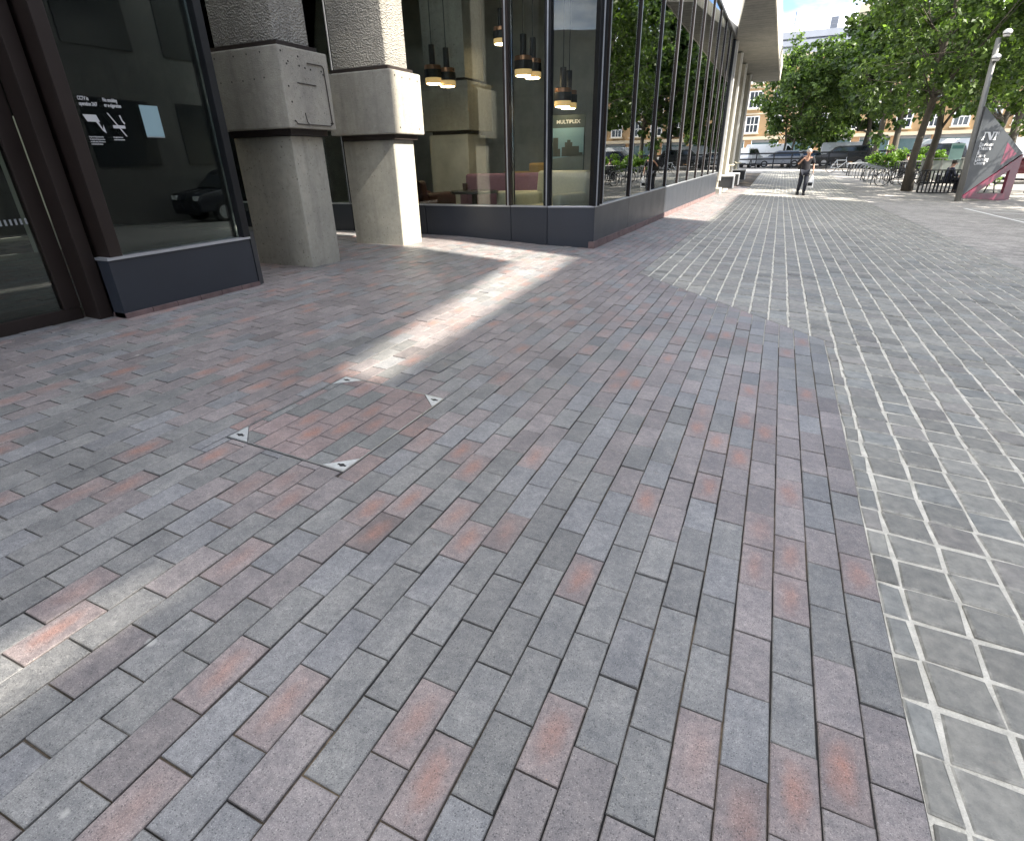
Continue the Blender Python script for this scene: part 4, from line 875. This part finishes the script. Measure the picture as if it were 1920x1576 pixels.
def vehicle(x, y, rz, kind, col, label):
    L, Wd, z = {'car': (4.2, 1.76, 0), 'suv': (4.6, 1.86, 0), 'van': (5.4, 2.0, 0)}[kind] ; zz = ZG(x, y) if y < 60 else gzf(0, y)+.012
    t = thing({'car': 'parked_car', 'suv': 'parked_suv', 'van': 'parked_van'}[kind], (x, y, zz), label, 'van' if kind == 'van' else 'car', 'vehicles parked beyond the plaza' , rz)
    paint = plain('paint_%02d%02d%02d' % tuple(int(c*99) for c in col), col, .28, .1, .04, 1, spec=.6)
    if kind == 'van': prof = [(-2.7, .35), (-2.7, 1.9), (-2.62, 2.12), (1.15, 2.12), (1.45, 2.02), (2.05, 1.25), (2.62, 1.05), (2.7, .85), (2.7, .35)]; gl = [(1.2, 1.30), (1.24, 1.92), (1.42, 1.92), (1.95, 1.30)]; wh = (-1.75, 1.75, .36)
    elif kind == 'suv': prof = [(-2.3, .40), (-2.32, .95), (-2.22, 1.12), (-2.0, 1.66), (-1.7, 1.74), (.35, 1.72), (.65, 1.64), (1.28, 1.10), (2.15, .98), (2.3, .80), (2.3, .40)]; gl = [(-1.95, 1.14), (-1.75, 1.62), (.35, 1.62), (.58, 1.56), (1.10, 1.14)]; wh = (-1.4, 1.45, .36)
    else: prof = [(-2.1, .32), (-2.1, .80), (-2.0, .98), (-1.75, 1.38), (-1.4, 1.46), (.15, 1.45), (.45, 1.38), (1.10, .95), (1.95, .82), (2.1, .62), (2.1, .32)]; gl = [(-1.72, .98), (-1.52, 1.35), (.12, 1.37), (.38, 1.31), (.95, .98)]; wh = (-1.3, 1.32, .31)
    mb = MB(); n = len(prof)
    rows = [(-1, .90, .03), (-1, 1.0, 0), (1, 1.0, 0), (1, .90, .03)]
    def wid(zq): return Wd/2*(1 if zq < 1.0 else 1-.16*(zq-1.0)/.8)
    vs = []
    for s_, k, dn_ in ((-1, .86, .04), (-1, 1, 0), (1, 1, 0), (1, .86, .04)):
        for px, pz in prof: vs.append((px*(.985 if k < 1 else 1), s_*wid(pz)*(1 if k == 1 else 1.0), pz) if k == 1 else (px*.98, s_*wid(pz)*.90, pz+(.03 if pz > 1 else 0)))
    vs = [(px, s_*wid(pz), pz) for s_ in (-1, 1) for px, pz in prof]
    mb.add(vs, [tuple(range(n)), tuple(range(2*n-1, n-1, -1))]+[(i, (i+1) % n, (i+1) % n+n, i+n) for i in range(n)])
    mb.build('body', paint, t, True, .05, 2)
    for s_ in (-1, 1):
        mb = MB(); vs = [(px, s_*(wid(pz)+.006), pz) for px, pz in gl]+[(px, s_*(wid(pz)-.02), pz) for px, pz in gl]; k = len(gl)
        mb.add(vs, [tuple(range(k)), tuple(range(2*k-1, k-1, -1))]+[(i, (i+1) % k, (i+1) % k+k, i+k) for i in range(k)]); mb.build('side_window', cglass, t)
        for wx in wh[:2]:
            w = MB().tube([(wx, s_*(Wd/2-.20), wh[2]), (wx, s_*(Wd/2+.012), wh[2])], wh[2], 20).build('wheel', tyre, t); MB().tube([(wx, s_*(Wd/2+.005), wh[2]), (wx, s_*(Wd/2+.022), wh[2])], wh[2]*.62, 16).build('rim', rimm, w)
        MB().box(prof[-1][0]-.10, prof[-1][0]+.012, s_*Wd*.36-.14, s_*Wd*.36+.14, .62 if kind == 'car' else .76, .74 if kind == 'car' else .90).build('headlight', M['white'], t); MB().box(prof[0][0]-.015, prof[0][0]+.08, s_*Wd*.40-.10, s_*Wd*.40+.10, .72, .95).build('tail_light', plain('tail_red', (.35, .02, .02), .3), t)
    i = {'van': 4, 'suv': 6, 'car': 6}[kind]; (xa, za), (xb, zb_) = prof[i], prof[i+1]; wa = wid(za)*.84; wb = wid(zb_)*.88; e = .01
    MB().add([(xa+e, -wa, za+e-.03), (xa+e, wa, za+e-.03), (xb+e, wb, zb_+e+.03), (xb+e, -wb, zb_+e+.03), (xa-.04, -wa, za-.06), (xa-.04, wa, za-.06), (xb-.04, wb, zb_-.02), (xb-.04, -wb, zb_-.02)], [(0,1,2,3),(7,6,5,4),(0,4,5,1),(1,5,6,2),(2,6,7,3),(3,7,4,0)]).build('windscreen', cglass, t)
    MB().box(prof[-1][0]-.03, prof[-1][0]+.02, -Wd*.42, Wd*.42, .30, .46).box(prof[0][0]-.02, prof[0][0]+.03, -Wd*.42, Wd*.42, .30, .46).build('bumper', M['black'], t)
    return t
W_ = (.74, .75, .76); K_ = (.018, .019, .022)
vehicle(-3.2, 62.6, R(75), 'suv', W_, 'white car at the foot of the ribbed columns'); vehicle(-.2, 63.6, R(180), 'car', (.30, .31, .33), 'silver car left of the twin-stemmed tree'); vehicle(2.6, 66.5, 0, 'car', W_, 'white car behind the twin-stemmed tree')
vehicle(5.0, 63.6, R(180), 'suv', K_, 'black car parked behind the white bicycle'); vehicle(6.2, 70, 0, 'van', W_, 'white van behind the tall dark tree trunks'); vehicle(-1.0, 70, 0, 'van', W_, 'white van behind the black car at the plaza end')
vehicle(13.6, 66, 0, 'van', W_, 'large white van behind the seated person'); vehicle(11.8, 62.8, R(180), 'suv', K_, 'black car below the large white van'); vehicle(12.9, 41.5, R(165), 'car', (.12, .02, .03), 'dark red car at the right edge beyond the sign'); vehicle(19, 69, 0, 'van', W_, 'white van far right behind the leafy trees')
vehicle(10.2, 16.2, R(-82), 'suv', (.02, .022, .03), 'dark car on the plaza mirrored in the lobby glass')

tn = thing('tan_building', (8, 88, gzf(0, 88)), 'tan brick building with grey mansard roof and white sash windows', 'building')
tan = plain('tan_brick', (.44, .29, .15), .85, 0, .15, 1.2); stone = plain('cream_stone', (.55, .47, .34), .8, 0, .08); slate = plain('grey_roof_cladding', (.15, .165, .195), .55, .2, .08, .6)
def tp(name, x0, x1, y0, y1, z0, z1, mat, par=tn): return MB().box(x0, x1, y0, y1, z0, z1).build(name, mat, par)
tp('wall', -40, 45, 0, 12, 3.1, 12.2, tan); tp('cornice', -40.2, 45.2, -.35, -.002, 11.9, 12.35, stone); tp('string_course', -40, 45, -.25, -.002, 2.95, 3.35, stone)
for z in (5.9, 8.9): tp('string_course', -40, 45, -.12, -.002, z, z+.18, stone)
MB().add([(-40, -.1, 12.36), (45, -.1, 12.36), (45, 12, 12.36), (-40, 12, 12.36), (-40, 1.6, 14.9), (45, 1.6, 14.9), (45, 10.5, 14.9), (-40, 10.5, 14.9)], [(0,3,2,1),(4,5,6,7),(0,1,5,4),(1,2,6,5),(2,3,7,6),(3,0,4,7)]).build('roof', slate, tn)
for z, yy in ((13.2, .38), (14.05, .97)): tp('roof_seam', -40, 45, yy-.08, yy+.06, z, z+.06, plain('seam', (.16, .17, .19), .6))
rl = MB()
for z in (15.35, 15.8): rl.box(-40, 45, 1.75, 1.80, z, z+.05)
for x in np.arange(-40, 45, 1.5): rl.box(x, x+.05, 1.75, 1.80, 14.9, 15.85)
rl.build('roof_railing', plain('rail_grey', (.20, .21, .24), .5), tn)
for x, w, h in ((-1.2, 1.6, 1.3), (-5.2, .8, 1.0)): tp('plant_box', x, x+w, 3.5, 5.5, 14.91, 16.0+h*.4, slate)
tp('chimney', -2.2, -.9, 4.6, 6, 14.91, 17.6, stone); tp('chimney', -.6, .3, 4.6, 6, 14.91, 17.9, stone)
MB().tube([(-9.3, 3, 14.9), (-9.3, 3, 17.2)], .05, 6).build('mast', M['black'], tn)
wpane = plain('sash_glass', (.045, .055, .065), .08, 0, .1, .5, spec=.7); wm = None
fmesh = MB().box(-.85, -.70, -.06, .06, 0, 2.0).box(.70, .85, -.06, .06, 0, 2.0).box(-.70, .70, -.06, .06, 0, .12).box(-.70, .70, -.06, .06, 1.88, 2.0).box(-.26, -.18, -.05, .05, .12, 1.88).box(.18, .26, -.05, .05, .12, 1.88).box(-.70, -.26, -.04, .04, .95, 1.05).box(.26, .70, -.04, .04, .95, 1.05).box(-.18, .18, -.04, .04, .95, 1.05).mesh('window', M['white'])
pmesh = MB().box(-.70, .70, -.012, .012, .12, 1.88).mesh('pane', wpane); smesh = MB().box(-1.0, 1.0, -.2, .06, -.16, -.003).mesh('sill', stone)
for fl in range(3):
    for k in range(-6, 9):
        w = link('window', fmesh, tn); w.location = (k*2.85-1.0, -.085, 3.75+fl*2.85); link('pane', pmesh, w); link('sill', smesh, w)
for k in range(-7, 10):
    tp('shop_pillar', k*4.2-.45, k*4.2+.45, -.1, .4, 0, 2.94, plain('orange_tan_pillar', (.40, .24, .12), .8)); sf = tp('shop_window', k*4.2+.5, k*4.2+3.7, .25, .3, .5, 2.6, plain('shop_glass', (.10, .16, .17), .1, 0, .3, .6)); tp('fascia', k*4.2+.5, k*4.2+3.7, .15, .35, 2.6, 2.93, plain('shop_fascia', (.25, .26, .27), .6), sf)
    tp('stall_riser', k*4.2+.5, k*4.2+3.7, .15, .35, 0, .49, M['dark'], sf)

# ------------------------------------------------------------------ bicycles, stands, benches, tables
def bicycle(x, y, rz, col, label):
    t = thing('bicycle', (x, y, ZG(x, y)), label, 'bicycle', 'bicycles parked on the plaza', rz); fmat = plain('bike_%d' % int(col[0]*100), col, .35, .2)
    for wx in (-.52, .52):
        w = MB().torus((wx, 0, .34), (0, 1, 0), .325, .019, 28, 6).build('wheel', tyre, t); sp = MB()
        for k in range(10): a = k*math.pi/5; sp.tube([(wx, 0, .34), (wx+.31*math.cos(a), 0, .34+.31*math.sin(a))], .0035, 4)
        sp.build('spokes', rimm, w)
    bb, hd, st_, ax = (-.08, 0, .30), (.36, 0, .80), (-.22, 0, .80), (-.52, 0, .34); f = MB()
    for a, b in ((bb, (.39, 0, .70)), (st_, hd), (bb, st_), (bb, ax), (st_, ax), ((.35, 0, .84), (.52, 0, .34))): f.tube([a, b], .019, 8)
    f.build('frame', fmat, t); MB().box(-.36, -.14, -.06, .06, .88, .93).build('saddle', M['black'], t, True, .02); MB().tube([(-.22, 0, .78), (-.245, 0, .90)], .014, 6).build('seat_post', rimm, t)
    MB().tube([(.30, -.27, .98), (.40, -.2, 1.0), (.34, 0, 1.0), (.40, .2, 1.0), (.30, .27, .98)], .013, 6).build('handlebar', M['black'], t); MB().tube([(.35, 0, .82), (.34, 0, 1.0)], .014, 6).build('stem', rimm, t)
    MB().torus((-.08, .03, .30), (0, 1, 0), .09, .01, 18, 5).tube([(-.08, .05, .30), (.02, .07, .16)], .01, 5).tube([(-.08, -.05, .30), (-.18, -.07, .44)], .01, 5).box(-.02, .08, .05, .14, .14, .17).build('crankset', M['black'], t)
bicycle(3.75, 48.0, R(8), (.75, .76, .76), 'white bicycle standing alone near the railings'); bicycle(5.25, 34.9, R(4), (.02, .02, .02), 'black bicycle leaning by the nearest plane tree'); bicycle(6.1, 36.1, R(170), (.03, .03, .035), 'dark bicycle half hidden behind the nearest plane tree'); bicycle(5.0, 38.3, R(15), (.05, .05, .05), 'dark bicycle in the cycle stands farther back')
hp = None
for i, y in enumerate(np.linspace(35.5, 43.0, 8)):
    x = 4.75-.05*i
    if hp is None:
        hp = thing('cycle_stand', (x, y, ZG(x, y)), '', 'cycle stand', 'cycle stands in a row'); MB().tube([(-.38, 0, 0), (-.38, 0, .60), (-.33, 0, .72), (-.22, 0, .78), (.22, 0, .78), (.33, 0, .72), (.38, 0, .60), (.38, 0, 0)], .026, 8).build('hoop', plain('stand_steel', (.30, .31, .32), .4, .7), hp, True)
        for s_ in (-1, 1): MB().lathe([(0, 0), (.07, 0), (.07, .012), (0, .012)], 12, (s_*.38, 0, 0)).build('foot_plate', M['steel'], hp)
        h_ = hp
    else: h_ = copy_tree(hp); h_.location = (x, y, ZG(x, y))
    h_['label'] = 'grey steel cycle hoop, ' + ('nearest', 'second', 'third', 'fourth', 'fifth', 'sixth', 'seventh', 'farthest')[i] + ' in the row of hoops'
def seatbench(x, y, rz, w, label):
    t = thing('slatted_bench', (x, y, ZG(x, y)), label, 'bench', None, rz)
    MB().tube([(-w/2, 0, .06), (-w/2, 0, .88), (-w/2+.06, 0, .95), (w/2-.06, 0, .95), (w/2, 0, .88), (w/2, 0, .06), (-w/2, 0, .06)], .026, 6).build('back_frame', M['black'], t)
    n = int(w/.13)
    for i in range(1, n): q = -w/2+i*w/n; MB().box(q-.028, q+.028, -.014, .014, .08, .92).build('slat', M['black'], t)
    MB().box(-w/2, w/2, .03, .55, .42, .47).build('seat', M['black'], t)
    for s_ in (-1, 1): MB().box(s_*(w/2-.03)-.025, s_*(w/2-.03)+.025, .48, .53, 0, .42).box(s_*(w/2-.03)-.025, s_*(w/2-.03)+.025, .0, .53, 0, .05).build('leg', M['black'], t)
seatbench(6.52, 31.1, R(-3), 1.65, 'black slatted bench seen from behind left of the sign'); 
def table(x, y, rz, label, w=1.8, d=.75, top=None):
    t = thing('picnic_table', (x, y, ZG(x, y)), label, 'table', 'tables behind the sign', rz)
    MB().box(-w/2, w/2, -d/2, d/2, .70, .75).build('table_top', top or M['white'], t, bevel=.008)
    for s_ in (-1, 1):
        for k in (-1, 1): MB().tube([(s_*w*.42, k*d*.15, .70), (s_*w*.42, k*d*.62, 0)], .028, 6).build('leg', M['black'], t)
        MB().box(-w/2, w/2, s_*(d/2+.28)-.13, s_*(d/2+.28)+.13, .42, .46).build('seat_plank', M['black'], t)
table(9.35, 32.6, R(8), 'white topped table right of the crimson frame'); table(7.5, 33.2, R(-4), 'white topped table seen through the crimson frame'); table(4.35, 43.2, R(5), 'pale table top at the end of the cycle hoops', 1.0, .6)
pb = thing('glazed_barrier', (6.8, 38.2, ZG(7, 38.2)), 'low grey framed glazed barrier behind the slatted bench', 'barrier')
for i in range(3): MB().box(i*.9, i*.9+.05, -.02, .02, 0, 1.15).build('post', plain('barrier_grey', (.35, .35, .33), .5), pb); MB().box(i*.9+.055, i*.9+.895, -.008, .008, .15, 1.08).build('pane', plain('barrier_glass', (.35, .38, .36), .2, 0, .15, 2), pb)
MB().box(-.02, 2.75, -.03, .03, 1.152, 1.20).build('top_rail', plain('barrier_grey', (.35, .35, .33), .5), pb)
inf = thing('information_panel', (7.55, 35.2, ZG(7.5, 35)), 'pale teal information panel on a post beside the mast', 'sign')
MB().box(-.03, .03, -.03, .03, 0, 2.0).build('post', M['black'], inf); MB().box(-.26, .26, -.06, -.031, 1.25, 1.95).build('panel', plain('teal_panel', (.36, .56, .52), .4, 0, .08), inf); MB().box(-.22, .22, -.066, -.0605, 1.72, 1.86).build('header', plain('teal_header', (.10, .26, .24), .4), inf)

# ------------------------------------------------------------------ people
def skin(name, J, E_, mat, parent, sub=2, root=0):
    ks = list(J); me = bpy.data.meshes.new(name); me.from_pydata([J[k][0] for k in ks], [(ks.index(a), ks.index(b)) for a, b in E_], [])
    tmp = bpy.data.objects.new(name, me); COL.objects.link(tmp); md = tmp.modifiers.new('skin', 'SKIN'); md.use_smooth_shade = True; md.branch_smoothing = .6
    for i, k in enumerate(ks):
        r_ = J[k][1]; me.skin_vertices[0].data[i].radius = r_ if hasattr(r_, '__len__') else (r_, r_); me.skin_vertices[0].data[i].use_root = (i == root)
    s_ = tmp.modifiers.new('sub', 'SUBSURF'); s_.levels = sub; s_.render_levels = sub; bpy.context.view_layer.update()
    nm = bpy.data.meshes.new_from_object(tmp.evaluated_get(bpy.context.evaluated_depsgraph_get())); bpy.data.objects.remove(tmp)
    nm.name = name; nm.materials.clear(); nm.materials.append(mat)
    for p in nm.polygons: p.use_smooth = True
    return link(name, nm, parent)
def chain(*ks): return [(ks[i], ks[i+1]) for i in range(len(ks)-1)]
skin_m = plain('skin', (.42, .24, .17), .5, 0, .06, 20); hair_g = plain('grey_hair', (.35, .32, .30), .8)
def figure(t, J, top_mat, leg_mat, shoe_mat, sleeves=True, hair=hair_g, long_sleeve=False):
    E1 = chain('pel', 'sp', 'ch', 'nk', 'hd0', 'hd1', 'hd2') + chain('pel', 'hL', 'kL', 'aL', 'fL') + chain('pel', 'hR', 'kR', 'aR', 'fR') + chain('ch', 'sL', 'eL', 'wL', 'pL') + chain('ch', 'sR', 'eR', 'wR', 'pR')
    rad = dict(pel=(.15, .11), sp=(.14, .105), ch=(.155, .11), nk=.055, hd0=.062, hd1=(.078, .095), hd2=(.06, .07), hL=.082, hR=.082, kL=.055, kR=.055, aL=.036, aR=.036, fL=(.042, .03), fR=(.042, .03), sL=.055, sR=.055, eL=.04, eR=.04, wL=.026, wR=.026, pL=(.036, .02), pR=(.036, .02))
    body = skin('body', {k: (J[k], rad[k]) for k in J}, E1, skin_m, t)
    for s_ in 'LR':        # five fingers on each palm
        p_, w_ = Vector(J['p'+s_]), Vector(J['w'+s_]); d = (p_-w_).normalized(); a = d.cross(Vector((0, 1, 0))).normalized(); mbf = MB()
        for i, o_ in enumerate((-.03, -.011, .008, .026)): q = p_+a*o_+d*.01; mbf.tube([q, q+d*.035+Vector((0, -.008, 0)), q+d*(.062+.008*(i in (1, 2)))+Vector((0, -.026, 0))], [.009, .0085, .007], 6)
        q = w_.lerp(p_, .5)+a*-.03; mbf.tube([q, q-a*.025+d*.02, q-a*.03+d*.05], [.010, .009, .007], 6); mbf.build('hand', skin_m, t, True)
    up = .038
    skin('shirt', {k: (J[k], tuple(q+up for q in rad[k]) if hasattr(rad[k], '__len__') else rad[k]+up) for k in (('pel', 'sp', 'ch', 'sL', 'sR', 'eL', 'eR') + (('wL', 'wR') if long_sleeve else ()))} if long_sleeve else
         {**{k: (J[k], tuple(q+up for q in rad[k]) if hasattr(rad[k], '__len__') else rad[k]+up) for k in ('pel', 'sp', 'ch', 'sL', 'sR')}, 'hem': (tuple(Vector(J['pel'])+Vector((0, 0, -.10))), (.185, .15)), 'eL': (tuple(Vector(J['sL']).lerp(Vector(J['eL']), .95)), .088), 'eR': (tuple(Vector(J['sR']).lerp(Vector(J['eR']), .95)), .088)},
         (chain('hem', 'pel') if not long_sleeve else []) + chain('pel', 'sp', 'ch') + chain('ch', 'sL', 'eL') + chain('ch', 'sR', 'eR') + (chain('eL', 'wL') + chain('eR', 'wR') if long_sleeve else []), top_mat, t)
    skin('trousers', {k: (J[k], tuple(q+.022 for q in rad[k]) if hasattr(rad[k], '__len__') else rad[k]+.028) for k in ('pel', 'hL', 'kL', 'aL', 'hR', 'kR', 'aR')}, chain('pel', 'hL', 'kL', 'aL') + chain('pel', 'hR', 'kR', 'aR'), leg_mat, t)
    for s_ in 'LR':
        a, f = Vector(J['a'+s_]), Vector(J['f'+s_]); skin('shoe', {'a': (tuple(a+Vector((0, .02, -.02))), .075), 'm': (tuple(a.lerp(f, .5)), (.07, .055)), 'f': (tuple(f+(f-a).normalized()*.07), (.065, .05))}, chain('a', 'm', 'f'), shoe_mat, t, 1)
    h2, h1 = Vector(J['hd2']), Vector(J['hd1']); fwd = Vector(J['face']) if 'face' in J else Vector((0, -1, 0))
    mbh = MB().lathe([(.0, .10), (.045, .092), (.078, .06), (.09, .02), (.088, -.03), (.07, -.05)], 16).xf(lambda p: Vector((p.x*.95, p.y*1.1, p.z))+h1-fwd*.022+Vector((0, 0, .035))); mbh.build('hair', hair, t, True)
    sd = fwd.cross(Vector((0, 0, 1)))
    for s_ in (-1, 1): MB().lathe([(0, -.012), (.01, -.008), (.012, 0), (.01, .008), (0, .012)], 8).xf(lambda p: p+h1+fwd*.088+sd*s_*.032+Vector((0, 0, .005))).build('eye', plain('eye', (.02, .02, .02), .3), t); MB().lathe([(0, -.03), (.012, -.02), (.014, 0), (.012, .02), (0, .03)], 8).xf(lambda p: p+h1+sd*s_*.083+Vector((0, 0, -.005))).build('ear', skin_m, t, True)
    MB().tube([h1+fwd*.085+Vector((0, 0, .01)), h1+fwd*.118+Vector((0, 0, -.028)), h1+fwd*.09+Vector((0, 0, -.035))], [.008, .014, .008], 6).build('nose', skin_m, t, True); MB().box(-.022, .022, -.004, .004, -.004, .004).xf(lambda p: h1+fwd*.088+sd*p.x+Vector((0, 0, p.z-.058))).build('mouth', plain('lips', (.30, .12, .10), .5), t)
navy = plain('black_cotton', (.012, .012, .016), .9, 0, .15, 20); denim = plain('dark_denim', (.016, .019, .030), .9, 0, .15, 20)
px, py = .90, 26.35; pz = ZG(px, py)
w = thing('person', (px, py, pz), 'person in black t-shirt and dark trousers walking with white carrier bag', 'person', None, R(4))
figure(w, dict(pel=(0, 0, .90), sp=(0, -.01, 1.08), ch=(.0, -.04, 1.27), nk=(.01, -.09, 1.42), hd0=(.015, -.13, 1.47), hd1=(.015, -.16, 1.55), hd2=(.015, -.15, 1.63),
    hL=(.09, 0, .86), kL=(.085, -.12, .48), aL=(.08, -.10, .09), fL=(.09, -.24, .035), hR=(-.09, 0, .86), kR=(-.10, -.02, .48), aR=(-.115, .16, .12), fR=(-.12, .05, .035),
    sL=(.19, -.03, 1.36), eL=(.27, .02, 1.10), wL=(.29, -.06, .86), pL=(.29, -.08, .78), sR=(-.19, -.03, 1.36), eR=(-.30, -.10, 1.13), wR=(-.16, -.19, 1.31), pR=(-.11, -.18, 1.37)), navy, denim, M['black'])
bp = thing('backpack', (px-.10, py+.15, pz+1.02), 'black backpack on the walking person', 'backpack', None, R(4)); MB().box(-.17, .13, -.02, .17, -.08, .36).build('bag', plain('backpack_black', (.012, .012, .014), .8), bp, True, .05, 3); MB().tube([(-.12, -.02, .34), (-.11, -.16, .40), (-.10, -.30, .22), (-.13, -.02, -.02)], .018, 6).build('strap', plain('backpack_black', (.012, .012, .014), .8), bp); MB().box(-.13, .09, .165, .2, -.04, .16).build('pocket', plain('backpack_black', (.012, .012, .014), .8), bp, True, .02)
cb = thing('carrier_bag', (px+.29, py-.09, pz+.75), 'white plastic carrier bag held by the walking person', 'bag'); cbm = plain('white_plastic', (.78, .79, .80), .35, 0, .05)
MB().add([(-.02, -.03, 0), (.02, -.03, 0), (.02, .03, 0), (-.02, .03, 0), (-.10, -.06, -.22), (.09, -.06, -.22), (.09, .06, -.22), (-.10, .06, -.22), (-.13, -.08, -.46), (.10, -.08, -.48), (.10, .08, -.48), (-.13, .08, -.46)], [(3,2,1,0),(8,9,10,11)]+[(i, (i+1) % 4, (i+1) % 4+4, i+4) for i in range(4)]+[(i+4, (i+1) % 4+4, (i+1) % 4+8, i+8) for i in range(4)]).build('sack', cbm, cb, True, .02); MB().torus((0, 0, .02), (0, 1, 0), .035, .007, 14, 5).build('handle', cbm, cb); MB().box(-.11, .05, -.086, -.082, -.40, -.28).build('print', M['black'], cb)
def seated(x, y, zs, rz, label, top, leg, hair, sx=1):
    t = thing('person', (x, y, ZG(x, y)+zs), label, 'person', None, rz)
    figure(t, dict(pel=(0, .02, .10), sp=(0, .0, .28), ch=(0, -.03, .46), nk=(0, -.06, .61), hd0=(0, -.09, .66), hd1=(0, -.11, .74), hd2=(0, -.10, .82), hL=(.09, 0, .09), kL=(.10, -.42, .11), aL=(.10, -.40, -.34), fL=(.10, -.54, -.42), hR=(-.09, 0, .09), kR=(-.10, -.42, .11), aR=(-.10, -.40, -.34), fR=(-.10, -.54, -.42), sL=(.18, -.02, .55), eL=(.24, -.10, .30), wL=(.14, -.30, .24), pL=(.10, -.36, .23), sR=(-.18, -.02, .55), eR=(-.24, -.10, .30), wR=(-.14, -.30, .24), pR=(-.10, -.36, .23)), top, leg, M['black'], hair=hair, long_sleeve=True)
dk = plain('dark_hair', (.03, .022, .016), .7)
seated(6.72, 31.45, .47, R(100), 'person in navy jacket sitting on the black slatted bench', plain('navy_jacket', (.02, .024, .05), .85), denim, dk)
seatbench(6.55, 40.2, R(20), 1.4, 'black bench far back under the person in black')
seated(6.55, 40.5, .47, R(200), 'person in black sitting far back beside the lime shrub', navy, navy, dk)
